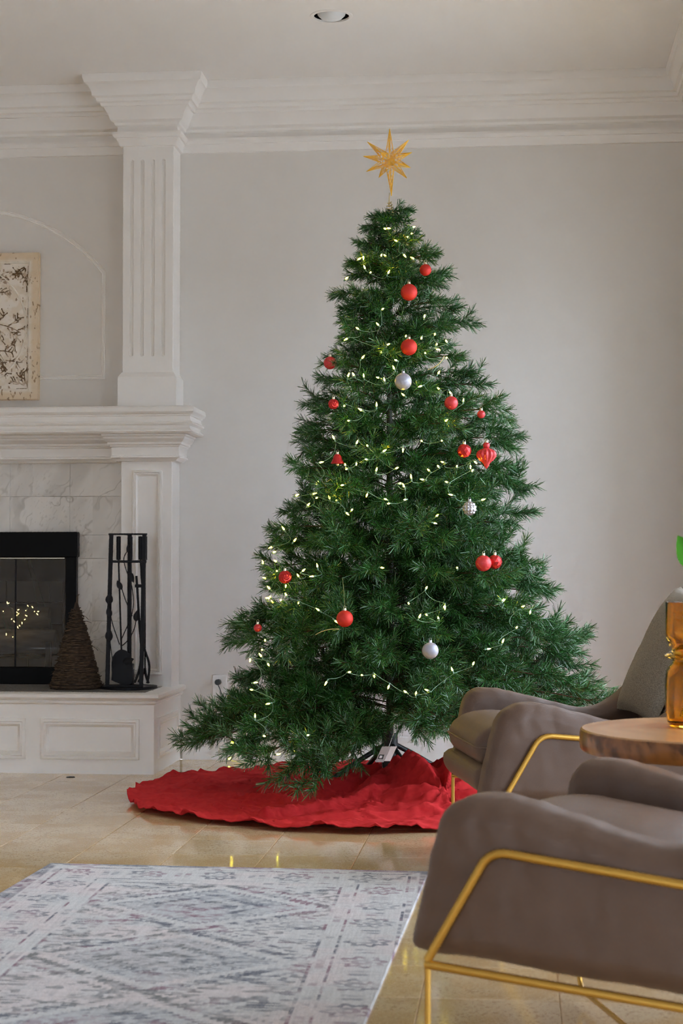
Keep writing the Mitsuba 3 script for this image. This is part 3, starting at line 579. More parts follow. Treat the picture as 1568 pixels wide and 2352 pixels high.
# ------------------------------------------------------------------ tree skirt
TX, TY = -0.522, 7.3
def skirt():
    nr, na = 110, 300
    r = np.linspace(0.045, 1, nr)[:, None]; a = (np.arange(na) * 2 * np.pi / na)[None]
    rim = 1.04 + 0.05 * np.cos(a - 3.0) + 0.012 * np.sin(a * 7 + 1) + 0.008 * np.sin(a * 19) - 0.05 * np.exp(-((a - 1.57) / 0.8) ** 2)
    R = rim * r; x, y = TX + R * np.cos(a), TY + R * np.sin(a)
    q = np.stack([x, y, 0 * x], -1)
    n1 = meshkit.fbm(q * 5.0); n2 = meshkit.fbm(q * 16.0 + 9); n3 = meshkit.noise(q * 45 + 3)
    z = 0.006 + 0.026 * np.maximum(n1 - 0.42, 0) * (r < 2) + 0.008 * n2 + 0.0015 * n3
    z += (0.085 + 0.02 * np.sin(a * 4 + 0.7)) * np.exp(-(R / 0.36) ** 2) + 0.02 * np.sin(a * 11 + 5 * n1) * np.exp(-((R - 0.25) / 0.16) ** 2)
    z += 0.016 * (1 - np.abs(2 * meshkit.fbm(q * 6.5 + 4) - 1)) ** 7 + 0.008 * (1 - np.abs(2 * meshkit.fbm(q * 15 + 2) - 1)) ** 6
    def ridge(p0, p1, w, h):
        p0, p1 = np.array(p0), np.array(p1); e = p1 - p0; t = np.clip(((x - p0[0]) * e[0] + (y - p0[1]) * e[1]) / (e @ e), 0, 1)
        d = np.hypot(x - p0[0] - e[0] * t, y - p0[1] - e[1] * t); return h * np.exp(-(d / w) ** 2) * (0.6 + 0.8 * n2)
    z += ridge((-0.93, 6.52), (-0.52, 6.95), 0.03, 0.034) + ridge((-0.80, 6.42), (-0.30, 6.62), 0.025, 0.026) + ridge((-1.3, 7.1), (-0.9, 6.9), 0.03, 0.014) + ridge((-1.35, 7.5), (-1.0, 7.2), 0.03, 0.012)
    bx, by = x + 0.27, y - 7.0                      # bunched cloth thrown up at the right
    fold = 0.5 + 0.5 * np.sin(np.arctan2(by + 0.25, bx) * 9 + 3 * n1)
    bun = np.exp(-(np.abs(bx) / 0.22) ** 2.6 - (np.abs(by) / 0.26) ** 2.6)
    z += bun * (0.075 + 0.085 * fold + 0.05 * (n2 - 0.5)) + 0.07 * np.exp(-((x + 0.05) / 0.2) ** 2 - ((y - 7.05) / 0.3) ** 2)
    z += 0.016 * np.maximum(0, np.sin(a * 26 + 6 * n1 + 2 * np.sin(a * 5))) ** 2 * r ** 30 * (0.4 + n2)
    th = 0.0035
    v = np.vstack([np.stack([x, y, z + th], -1).reshape(-1, 3), np.stack([x, y, z], -1).reshape(-1, 3)])
    f = grid_faces(nr, na, False, True); N = nr * na
    j = np.arange(na); j2 = (j + 1) % na; e = (nr - 1) * na
    return quads(v, np.vstack([f, f[:, ::-1] + N, np.stack([e + j, e + N + j, e + N + j2, e + j2], 1)]))
add('tree_skirt', skirt(), 'felt', True)
tag('tree_skirt', 'rumpled round red felt tree skirt on the floor under the tree', 'tree skirt')

# ------------------------------------------------------------------ Christmas tree
ct = 'christmas_tree'
tag(ct, 'tall green artificial Christmas tree with lights and baubles by the wall', 'christmas tree')
ZT = [.12, .25, .30, .42, .54, .72, .885, 1.05, 1.21, 1.43, 1.635, 1.82, 1.98, 2.15, 2.28, 2.39, 2.47]
RL = [.30, .70, .84, .66, .56, .62, .56, .53, .48, .47, .38, .30, .26, .19, .155, .10, .02]
RR = [.30, .70, .86, .90, .86, .76, .74, .66, .64, .58, .46, .37, .33, .26, .20, .12, .02]
def Rf(z, c): return np.interp(z, ZT, RL) * (1 - c) / 2 + np.interp(z, ZT, RR) * (1 + c) / 2
BULBS = [(-0.531,7.171,2.353), (-0.518,7.17,2.355), (-0.417,7.218,2.367), (-0.436,7.16,2.314), (-0.422,7.185,2.334), (-0.48,7.133,2.294), (-0.62,7.153,2.234), (-0.636,7.165,2.23), (-0.542,7.112,2.234), (-0.526,7.108,2.23), (-0.448,7.111,2.231), (-0.413,7.118,2.219), (-0.612,7.127,2.185), (-0.586,7.102,2.161), (-0.511,7.078,2.155), (-0.381,7.115,2.175), (-0.699,7.239,2.16), (-0.53,7.016,1.997), (-0.362,7.031,1.966), (-0.548,7.001,1.933), (-0.632,7.029,1.921), (-0.679,7.047,1.882), (-0.434,6.987,1.882), (-0.372,7.003,1.877), (-0.32,7.034,1.895), (-0.274,7.061,1.868), (-0.313,7.027,1.852), (-0.309,7.024,1.832), (-0.357,6.991,1.814), (-0.533,6.969,1.817), (-0.505,6.974,1.848), (-0.471,6.95,1.781), (-0.479,6.935,1.748), (-0.608,6.979,1.797), (-0.665,6.97,1.724), (-0.642,6.958,1.725), (-0.6,6.939,1.718), (-0.54,6.92,1.709), (-0.515,6.912,1.698), (-0.273,7.034,1.799), (-0.303,6.975,1.731), (-0.371,6.917,1.673), (-0.3,6.941,1.664), (-0.256,6.959,1.651), (-0.437,6.886,1.635), (-0.204,6.979,1.619), (-0.674,6.91,1.598), (-0.543,6.867,1.594), (-0.606,6.872,1.577), (-0.605,6.871,1.576), (-0.654,6.867,1.534), (-0.269,6.878,1.532), (-0.712,6.858,1.465), (-0.616,6.806,1.442), (-0.573,6.788,1.429), (-0.507,6.776,1.407), (-0.433,6.776,1.413), (-0.362,6.798,1.447), (-0.284,6.823,1.449), (-0.765,6.864,1.369), (-0.661,6.804,1.354), (-0.656,6.801,1.338), (-0.616,6.789,1.359), (-0.576,6.781,1.375), (-0.536,6.767,1.332), (-0.457,6.762,1.339), (-0.4,6.759,1.303), (-0.355,6.764,1.294), (-0.332,6.776,1.33), (-0.296,6.79,1.346), (-0.278,6.799,1.363), (-0.225,6.818,1.348), (-0.173,6.848,1.349), (-0.165,6.849,1.333), (-0.155,6.866,1.367), (-0.262,6.788,1.285), (-0.428,6.751,1.269), (-0.444,6.753,1.28), (-0.671,6.799,1.276), (-0.776,6.862,1.291), (-0.872,6.949,1.242), (-0.792,6.87,1.245), (-0.779,6.857,1.229), (-0.725,6.82,1.227), (-0.695,6.802,1.215), (-0.817,6.883,1.201), (-0.572,6.76,1.236), (-0.498,6.745,1.218), (-0.486,6.741,1.201), (-0.422,6.742,1.216), (-0.651,6.77,1.164), (-0.632,6.766,1.177), (-0.245,6.784,1.235), (-0.126,6.844,1.218), (-0.301,6.749,1.153), (-0.309,6.741,1.125), (-0.926,6.969,1.108), (-0.871,6.882,1.06), (-0.985,7.03,1.035), (-0.968,6.989,1.015), (-1.03,7.105,0.972), (-0.955,6.955,0.977), (-0.948,6.93,0.939), (-0.827,6.803,0.941), (-0.767,6.768,0.958), (-0.847,6.814,0.92), (-0.786,6.767,0.919), (-1.007,7.018,0.909), (-0.981,6.945,0.87), (-0.902,6.854,0.883), (-0.896,6.822,0.845), (-0.977,6.905,0.831), (-0.954,6.863,0.814), (-0.919,6.831,0.824), (-0.84,6.759,0.816), (-0.508,6.677,0.953), (-0.221,6.715,0.951), (-0.337,6.656,0.875), (-0.403,6.633,0.818), (-0.047,6.768,0.825), (-0.269,6.652,0.805), (-0.979,6.908,0.831), (-1.011,6.858,0.715), (-0.754,6.693,0.79), (-0.683,6.647,0.749), (-0.974,6.782,0.669), (-0.983,6.765,0.633), (-0.987,6.754,0.61), (-1.034,6.789,0.592), (-0.95,6.7,0.58), (-1.001,6.698,0.509), (-1.013,6.693,0.482), (-0.935,6.606,0.436), (-0.989,6.621,0.385), (-0.946,6.567,0.317), (-1.137,6.981,0.249), (-0.942,6.911,0.211), (-0.842,6.728,0.238), (-1.345,8.3,0.115), (-1.385,8.42,0.022), (-0.77,6.492,0.329), (-0.707,6.537,0.522), (-0.62,6.533,0.562), (-0.571,6.52,0.552), (-0.525,6.514,0.551), (-0.469,6.495,0.512), (-0.406,6.489,0.493), (-0.367,6.49,0.485), (-0.325,6.502,0.498), (-0.266,6.652,0.804), (-0.361,6.622,0.768), (-0.335,6.629,0.775), (0.058,6.855,0.781), (0.028,6.828,0.801), (-0.047,6.767,0.826), (0.005,6.787,0.722), (-0.048,6.709,0.671), (-0.103,6.657,0.645), (-0.158,6.597,0.592), (-0.235,6.557,0.571), (-0.367,6.491,0.486), (-0.29,6.635,0.761)]
BALLS = {  # ornaments: kind, position, size
    'o1': ('glitter', (-0.361, 7.105, 2.168), 0.024), 'o2': ('glitter', (-0.424, 7.03, 2.066), 0.034), 'o3': ('glitter', (-0.42, 6.955, 1.834), 0.033), 'o4': ('silver', (-0.439, 6.885, 1.689), 0.034), 'o5': ('satin', (-0.746, 7.04, 1.784), 0.026),
    'o6': ('rose', (-0.719, 6.915, 1.605), 0.021), 'o7': ('satin', (-0.25, 6.905, 1.604), 0.027), 'o8': ('facet', (-0.196, 6.815, 1.408), 0.028), 'o9': ('onion', (-0.111, 6.87, 1.392), 0.037), 'o10': ('bell', (-0.691, 6.795, 1.379), 0.025),
    'o11': ('disco', (-0.175, 6.77, 1.182), 0.028), 'o12': ('satin', (-0.121, 6.735, 0.97), 0.031), 'o13': ('facet', (-0.078, 6.775, 0.975), 0.029), 'o14': ('rose', (-0.901, 6.825, 0.916), 0.026), 'o15': ('glitter', (-0.643, 6.60, 0.76), 0.032),
    'o16': ('silver', (-0.316, 6.535, 0.644), 0.031), 'o17': ('satin', (-1.007, 6.81, 0.716), 0.016), 'o18': ('dark', (-0.133, 6.977, 1.564), 0.016)}
tr = np.random.default_rng(21)
SP = np.array([p for p in BULBS] + [b[1] for b in BALLS.values()]); SR = np.array([0.017] * len(BULBS) + [b[2] + 0.012 for b in BALLS.values()])
from scipy.spatial import cKDTree
axis_out = SP - np.array([TX, TY, 0]) * [1, 1, 0] - np.array([0, 0, 1]) * SP[:, 2:]; axis_out /= np.linalg.norm(axis_out, axis=1, keepdims=True)
CPTS = np.vstack([SP + axis_out * t for t in (0, 0.02, 0.04, 0.065, 0.09)]); CRAD = np.tile(SR, 5)
TAGP = np.array([(-0.515, y, z) for y in (6.86, 6.81, 6.76, 6.71, 6.66, 6.61, 6.56, 6.51, 6.46, 6.41) for z in (0.17, 0.22)])       # the hanging tag pushes the needles aside
CPTS, CRAD = np.vstack([CPTS, TAGP]), np.r_[CRAD, np.full(len(TAGP), 0.036)]
KD = cKDTree(CPTS); cr = np.random.default_rng(77)
def clear(mid):
    d, i = KD.query(mid, k=2)
    return np.all(d > CRAD[i], axis=1)
G0, G1, G2 = np.array([0.008, 0.036, 0.008]), np.array([0.023, 0.112, 0.018]), np.array([0.10, 0.23, 0.10])
def needles(tw):
    """Needles on the twigs tw: rows (base, tip, needle length)."""
    vs, cs, mids = [], [], []
    for b, t, nl in tw:
        shade = tr.random(); ax = t - b; L = np.linalg.norm(ax); ax = ax / L; n = max(int(L * 640), 8)
        s = np.sort(tr.random(n) ** 0.85); az = tr.uniform(0, 2 * np.pi, n); an = np.radians(tr.normal(48, 11, n)) * (1 - 0.45 * s ** 4)
        u = np.cross(ax, [0.2, 0.3, 0.9]); u /= np.linalg.norm(u); w = np.cross(ax, u)
        rad = np.cos(az)[:, None] * u + np.sin(az)[:, None] * w
        d = ax * np.cos(an)[:, None] + rad * np.sin(an)[:, None] + [0, 0, -0.04]
        p = b + ax * (s * L)[:, None]; ln = (nl * tr.uniform(0.75, 1.2, n))[:, None]
        sd = np.cross(d, tr.normal(size=(n, 3))); sd /= np.linalg.norm(sd, axis=1, keepdims=True) + 1e-9
        wd = 0.0015
        q = np.stack([p - sd * wd, p + sd * wd, p + d * ln + sd * wd * 0.55, p + d * ln - sd * wd * 0.55], 1)
        keep = clear(p + d * ln * 0.6); q = q[keep]; k = len(q)
        c = G0 + (G1 - G0) * np.clip(cr.random((k, 1)) * 0.6 + 0.5 * shade, 0, 1); c = np.where(cr.random((k, 1)) < 0.09, G2, c)
        vs.append(q.reshape(-1, 3)); cs.append(np.repeat(c, 4, 0))
    return np.vstack(vs), np.vstack(cs)
def branch(th, zt, k):
    """One branch from the trunk to the envelope, with its twigs and needles, as one mesh; brown wire, green needles."""
    c, s = math.cos(th), math.sin(th)
    R = max(Rf(zt, c) * k - 0.03, 0.04) if k > 0 else -k
    low = np.interp(zt, [0.12, 0.35, 0.7, 2.5], [-0.10, 0.0, 0.10, 0.24]); zb = zt - R * low
    zb = max(zb, 0.26)
    n = 14; t = np.linspace(0, 1, n)
    bend = tr.normal(0, 0.05) * R
    P_ = np.stack([TX + c * R * t - s * bend * t * t, TY + s * R * t + c * bend * t * t, zb + (zt - zb) * t + 0.07 * R * np.sin(np.pi * t)], 1)
    tw, wires = [], [(P_[::2], 0.0028)]
    nl = np.interp(R, [0.08, 0.25, 0.6], [0.030, 0.037, 0.043])
    nt_ = int(np.clip(R * 17, 5, 13)); first = 0.04 if R < 0.25 else 0.2
    f = np.array([c, s, 0.0]); lat = np.array([-s, c, 0.0])
    for i in range(nt_):
        tt = first + (1 - first) * (i + 0.5) / nt_ * 0.97
        x = tt * (n - 1); j = min(int(x), n - 2); b = P_[j] + (P_[j + 1] - P_[j]) * (x - j)
        sg = 1 if i % 2 else -1; L = np.interp(R, [0.05, 0.2, 0.5, 0.9], [0.055, 0.10, 0.14, 0.165]) * tr.uniform(0.75, 1.15) * (1.1 - 0.35 * tt)
        d = f * tr.uniform(0.35, 0.9) + lat * sg * tr.uniform(0.1, 0.85) + np.array([0, 0, tr.normal(0.16, 0.46)]); d /= np.linalg.norm(d)
        tw.append((b, b + d * L, nl)); wires.append((np.array([b, b + d * L]), 0.0014))
        if L > 0.11 and tt > 0.45:
            d2 = d + lat * -sg * 0.7 + np.array([0, 0, tr.normal(0.08, 0.4)]); d2 /= np.linalg.norm(d2); b2 = b + d * L * 0.4; tw.append((b2, b2 + d2 * L * 0.6, nl * 0.95))
    d = P_[-1] - P_[-3]; d = d / np.linalg.norm(d); tw.append((P_[-2], P_[-1] + d * 0.05, nl))
    for a in (-1, 1):
        d3 = d + lat * a * tr.uniform(0.3, 0.6) + np.array([0, 0, tr.normal(0.05, 0.25)]); d3 /= np.linalg.norm(d3); L3 = np.interp(R, [0.05, 0.2, 0.6], [0.04, 0.06, 0.09]); tw.append((P_[-3], P_[-3] + d3 * (L3 + 0.02), nl))
    tw.append((P_[4], P_[9], nl)); tw.append((P_[1], P_[5], nl * 1.15))
    v, col = needles(tw); nq = len(v) // 4; q = np.arange(nq)[:, None] * 4
    fc = np.vstack([q + [0, 1, 2], q + [0, 2, 3]])
    wm = cat(*[tube(p, r, 4, caps=False) for p, r in wires])
    V = np.vstack([v, wm.vertices]); F = np.vstack([fc, wm.faces + len(v)]); C = np.vstack([col, np.tile([[0.05, 0.035, 0.018]], (len(wm.vertices), 1))])
    return (V, F), C
NB = 290
EXTRA = dict(zip(range(1, 60, 5), [(-1.88, 0.14, -0.84), (-2.0, 0.17, -0.86), (-1.92, 0.22, -0.80), (-2.12, 0.22, -0.85), (-2.35, 0.25, -0.82), (3.02, 0.22, -0.80), (-3.08, 0.27, -0.80), (-2.9, 0.29, -0.76), (3.1, 0.66, -0.66), (0.15, 0.45, 1.04), (-0.1, 0.40, 1.04), (-2.75, 0.24, -0.82)]))
zz = []
den = lambda z: np.interp(z, [0.25, 0.5, 1.5, 2.2, 2.47], [0.55, 0.68, 0.5, 0.40, 0.34])
zs = np.linspace(0.27, 2.44, 600); cdf = np.cumsum(den(zs)); cdf /= cdf[-1]
for i in range(NB):
    zt = float(np.interp((i + 0.5) / NB, cdf, zs)) + tr.normal(0, 0.025)
    th_ = i * 2.399963 + tr.normal(0, 0.18)
    k = tr.choice([0.70, 0.84, 0.94, 1.02, 1.13], p=[0.14, 0.22, 0.28, 0.24, 0.12]) - 0.06
    if zt < 0.42 and -2.1 < ((th_ + np.pi) % (2 * np.pi) - np.pi) < -1.45 and i % 3 == 0: zt = 0.16
    if i in EXTRA: th_, zt, k = EXTRA[i]
    g, col = branch(th_, zt, k)
    add(num(ct + '__branch', i), g, 'needle', False, color=col)
for i in range(8):                       # upright tips round the leader at the top
    a_ = i * 2.4; z0_ = 2.09 + 0.029 * i; b_ = np.array([TX, TY, z0_]); d_ = np.array([0.62 * math.cos(a_), 0.62 * math.sin(a_), 1.0]) / 1.18
    tws = [(b_, b_ + d_ * 0.16, 0.03), (b_ + (0, 0, -0.05), b_ + (0, 0, 0.10), 0.03), (b_ + d_ * 0.05, b_ + d_ * 0.05 + np.array([math.cos(a_ + 1), math.sin(a_ + 1), 0.5]) * 0.08, 0.03)]
    v_, c_ = needles(tws); q_ = np.arange(len(v_) // 4)[:, None] * 4
    add(num(ct + '__branch', NB + i), (v_, np.vstack([q_ + [0, 1, 2], q_ + [0, 2, 3]])), 'needle', False, color=c_)
add(ct + '__pole', tube([(TX, TY, 0.10), (TX, TY, 1.2), (TX - 0.003, TY, 2.46)], [0.0155, 0.014, 0.005], 12), 'trunk', True)
st = []
for i, a in enumerate((0.5, 2.07, 3.64, 5.2)):
    c, s = math.cos(a), math.sin(a)
    add(num(ct + '__stand_leg', i), tube(fillet([(TX + c * 0.02, TY + s * 0.02, 0.215), (TX + c * 0.12, TY + s * 0.12, 0.165), (TX + c * 0.37, TY + s * 0.37, 0.02)], 0.05), 0.0105, 8), 'blackpl', True)
add(ct + '__stand_collar', lathe([(0.0, 0.26), (0.032, 0.26), (0.034, 0.15), (0.03, 0.08), (0.0, 0.08)], 24, (TX, TY, 0)), 'blackpl', 30)

# string of lights
sl = 'string_lights'
tag(sl, 'string of small warm white lights on green wire wound round the tree', 'string lights')
bulb_prof = [(0.0025, -0.005), (0.0034, -0.0025), (0.0037, 0.0015), (0.003, 0.0065), (0.0014, 0.0115), (0.0, 0.0135)]
bm = lathe(bulb_prof, 8); BP = mikit.ply(bm, 'bsdf_bulb', True)
br_ = np.random.default_rng(5)
def glow(k=1.0): return {'type': 'area', 'radiance': rgb([g * k for g in GLOW])}
def bulb(key, p, d, k=1.0, size=1.0, col=None):
    d = np.asarray(d, float); d /= np.linalg.norm(d); x = np.cross(d, [0.1, 0.9, 0.2]); x /= np.linalg.norm(x); y = np.cross(d, x)
    M = np.eye(4); M[:3, 0], M[:3, 1], M[:3, 2], M[:3, 3] = x * size, y * size, d * size, p
    scene[key] = {**BP, 'to_world': T(M.tolist()), 'emitter': glow(k) if col is None else {'type': 'area', 'radiance': rgb(col)}}; return M
B = np.array(BULBS); sock = []
for i, p in enumerate(B):
    d = br_.normal(size=3) * 0.7 + np.array([(p[0] - TX), (p[1] - TY), 0]) / max(np.hypot(p[0] - TX, p[1] - TY), 0.1) * 0.4 + [0, 0, 0.25]
    M = bulb(num(sl + '__bulb', i), p, d, br_.uniform(0.6, 1.2))
    d = M[:3, 2]; sock.append(p - d * 0.016)
    if i == 0: tag(sl + '__bulb', 'small glowing warm white bulb')
S = np.array(sock)
# the wire visits the bulbs in rows down the tree
left = list(np.argsort(-S[:, 2])); cur = left.pop(0); runs = [[cur]]
while left:
    dd = [np.linalg.norm((S[j] - S[cur]) * [1, 1, 1.8]) for j in left]; q = int(np.argmin(dd))
    if dd[q] > 0.20: runs.append([])
    cur = left.pop(q); runs[-1].append(cur)
wires = []
for r_ in runs:
    run = []
    for a, b in zip(r_[:-1], r_[1:]):
        m_ = (S[a] + S[b]) / 2; rr = np.array([m_[0] - TX, m_[1] - TY]); m_[2] -= 0.004 + 0.04 * np.linalg.norm(S[a] - S[b])
        m_[:2] -= rr / np.linalg.norm(rr) * (0.03 + 0.15 * np.linalg.norm(S[a] - S[b]))
        run.append(spline([S[a], m_, S[b]], 9)[:-1])
    if run: wires.append(tube(np.vstack(run + [S[r_[-1]][None]]), 0.0013, 5))
bd = [trimesh.creation.cylinder(0.0030, segment=[S[i], B[i] - (B[i] - S[i]) * 0.25], sections=6) for i in range(len(B))]
for i, w in enumerate(wires): add(num(sl + '__wire', i), w, 'greenwire', True)
add(sl + '__sockets', cat(*bd), 'greenwire', False); tag(sl + '__sockets', kind='stuff')
add(sl + '__loose_end', tube(spline([(-1.14, 7.85, 0.36), (-1.22, 8.05, 0.27), (-1.31, 8.24, 0.16), (-1.345, 8.31, 0.09), (-1.36, 8.38, 0.03), (-1.38, 8.415, 0.014)], 24), 0.0016, 5), 'greenwire', True)
# fairy lights in the firebox
fl = 'fairy_lights'
tag(fl, 'heap of small warm fairy lights on the logs behind the firebox glass', 'string lights')
FP = []
fr = np.random.default_rng(9)
for i in range(34):
    x = fr.uniform(-2.98, -2.38); h = 0.60 + 0.22 * math.exp(-((x + 2.62) / 0.2) ** 2) * fr.random() + 0.03 * fr.random(); FP.append((x, fr.uniform(8.56, 8.72), h))
FP[:14] = [(-2.44, 8.60, 0.757), (-2.42, 8.62, 0.747), (-2.405, 8.60, 0.728), (-2.39, 8.61, 0.727), (-2.392, 8.60, 0.716), (-2.45, 8.60, 0.732), (-2.49, 8.60, 0.735), (-2.50, 8.62, 0.722), (-2.44, 8.58, 0.706), (-2.455, 8.6, 0.687), (-2.51, 8.6, 0.678), (-2.485, 8.58, 0.650), (-2.475, 8.58, 0.656), (-2.51, 8.58, 0.60)]
for i, p in enumerate(FP): bulb(num(fl + '__bulb', i), p, fr.normal(size=3) + [0, -0.5, 0], 1.0, 0.7, (11.0, 7.6, 2.4))
FPA = np.array(FP); od = np.argsort(FPA[:, 0] + 0.4 * FPA[:, 2])
add(fl + '__wire', tube(spline(np.vstack([FPA[od] + [0, 0.012, -0.008], [[-2.3, 8.72, 0.50]]]), 260), 0.0009, 4), 'greenwire', True)

# ornaments
def place(name, p): return p
def capring(o, p, r, m='cap'):
    add(o + '__cap', lathe([(0.0, r + 0.008), (0.0055, r + 0.008), (0.0062, r + 0.006), (0.0065, r - 0.002)], 16, p), m, 30)
    a = np.linspace(0, 2 * np.pi, 15)[:-1]; add(o + '__hanging_loop', tube(np.stack([p[0] + 0.0045 * np.cos(a), 0 * a + p[1], p[2] + r + 0.0115 + 0.0045 * np.sin(a)], 1), 0.0007, 4, closed=True), m, True)
def ball(o, p, r, m, capm='cap'):
    s = trimesh.creation.icosphere(4, r); s.apply_translation(p); add(o + '__ball', s, m, True); capring(o, p, r, capm)
def facet(o, p, r):
    s = trimesh.creation.icosphere(1, r); a = meshkit.noise(s.vertices * 90 + r * 50); s.vertices *= (0.93 + 0.14 * a)[:, None]; s.apply_translation(p); add(o + '__ball', s, 'redshiny'); capring(o, p, r)
def rose(o, p, r):
    s = trimesh.creation.icosphere(4, r); v = s.vertices; t = np.arctan2(v[:, 0], v[:, 2]); ph = np.arccos(np.clip(-v[:, 1] / r, -1, 1)); w = np.abs(np.sin(2.5 * t + 5 * ph)); s.vertices = v * (0.86 + 0.16 * w)[:, None]; s.apply_translation(p); add(o + '__ball', s, 'redshiny', True); capring(o, p, r)
def onion(o, p, r):
    k = 72; zs_ = np.array([-0.052, -0.048, -0.042, -0.034, -0.026, -0.016, -0.004, 0.008, 0.018, 0.026, 0.030, 0.031]) * r / 0.037
    rs = np.array([0.001, 0.004, 0.009, 0.012, 0.017, 0.028, 0.036, 0.037, 0.032, 0.02, 0.010, 0.005]) * r / 0.037
    a = np.arange(k) * 2 * np.pi / k; lob = 1 + 0.085 * np.cos(12 * a); mod = 1 + (lob - 1) * np.clip((rs - 0.012) / 0.02, 0, 1)[:, None]
    v = np.stack([rs[:, None] * mod * np.cos(a), rs[:, None] * mod * np.sin(a), np.broadcast_to(zs_[:, None], (12, k))], -1) + p
    add(o + '__ribbed_body', quads(v.reshape(-1, 3), grid_faces(12, k, False, True)[:, ::-1]), 'redsatin', True)
    s = trimesh.creation.icosphere(3, 0.0135 * r / 0.037); s.apply_translation(np.array(p) + (0, 0, 0.040 * r / 0.037)); add(o + '__finial_knob', s, 'redsatin', True); capring(o, p, 0.051 * r / 0.037)
def bell(o, p, r):
    add(o + '__body', lathe([(0.0, 0.75 * r), (0.35 * r, 0.7 * r), (0.6 * r, 0.4 * r), (0.75 * r, -0.1 * r), (1.0 * r, -0.6 * r), (1.05 * r, -0.75 * r), (0.9 * r, -0.8 * r), (0.0, -0.75 * r)], 32, p), 'redshiny', 25); s = trimesh.creation.icosphere(2, r * 0.25); s.apply_translation(np.array(p) - (0, 0, 0.9 * r)); add(o + '__clapper', s, 'cap', True); capring(o, p, 0.75 * r)
def disco(o, p, r):
    s = trimesh.creation.icosphere(4, r); v = s.vertices / r; ang = np.arctan2(v[:, 1], v[:, 0]); la = np.arcsin(np.clip(v[:, 2], -1, 1)); w = np.abs(np.sin(ang * 6)) * np.abs(np.sin(la * 6)); s.vertices = s.vertices * (0.90 + 0.14 * w)[:, None]; s.apply_translation(p); add(o + '__ball', s, 'silvershiny', True); capring(o, p, r, 'silvershiny')
ON = {'o1': 'small red bauble half hidden near the treetop on the right', 'o2': 'red glitter bauble nearest below the treetop', 'o3': 'red glitter bauble hanging just above the upper silver bauble', 'o4': 'upper silver glitter bauble below a red one',
      'o5': 'dull red bauble deep in the branches at the upper left edge', 'o6': 'small crumpled red bauble at the left edge between two rows of lights', 'o7': 'matte red bauble half covered by a branch at the upper right', 'o8': 'shiny faceted red bauble left of the ribbed onion ornament', 'o9': 'ribbed red onion shaped ornament with a knob on top',
      'o10': 'red bell ornament at the left beside the row of lights', 'o11': 'dimpled silver ball at the right of the tree middle', 'o12': 'matte red bauble side by side with a faceted one', 'o13': 'faceted red bauble touching the matte red one on its right', 'o14': 'shiny swirled red bauble among lights at the left edge', 'o15': 'red glitter bauble hanging low on a long string',
      'o16': 'lower silver bauble on the right half of the tree', 'o17': 'small red bauble behind a bulb at the lower left edge', 'o18': 'small dark red bauble deep in the branches at the right edge'}
cnt = {}
def oname(b): i = cnt.get(b, 0); cnt[b] = i + 1; return num(b, i)
for q, (kd, p, r) in BALLS.items():
    b = {'glitter': 'red_bauble', 'satin': 'red_bauble', 'dark': 'red_bauble', 'silver': 'silver_bauble', 'facet': 'faceted_bauble', 'rose': 'swirled_bauble', 'onion': 'onion_ornament', 'bell': 'bell_ornament', 'disco': 'dimpled_bauble'}[kd]
    o = oname(b); tag(o, ON[q], 'ornament', 'baubles on the Christmas tree')
    if kd == 'glitter': ball(o, p, r, 'redglitter')
    elif kd in ('satin', 'dark'): ball(o, p, r, 'redsatin')
    elif kd == 'silver': ball(o, p, r, 'silver', 'silvershiny')
    else: {'facet': facet, 'rose': rose, 'onion': onion, 'bell': bell, 'disco': disco}[kd](o, p, r)
    if q == 'o15': add(o + '__string', tube(spline([(p[0], p[1], p[2] + 0.045), (p[0] - 0.004, p[1] + 0.005, p[2] + 0.10), (p[0] - 0.012, p[1] + 0.03, p[2] + 0.155)], 10), 0.0009, 4), 'stem', True)
# stray pale twigs
for i, pts in enumerate((((-0.75, 6.56, 0.70), (-0.71, 6.55, 0.718), (-0.66, 6.56, 0.722)), ((-0.28, 6.98, 1.80), (-0.31, 6.97, 1.76), (-0.345, 6.97, 1.745)))):
    add(num(ct + '__pale_twig', i), tube(spline(pts, 10), 0.0016, 5), 'coilwire', True)

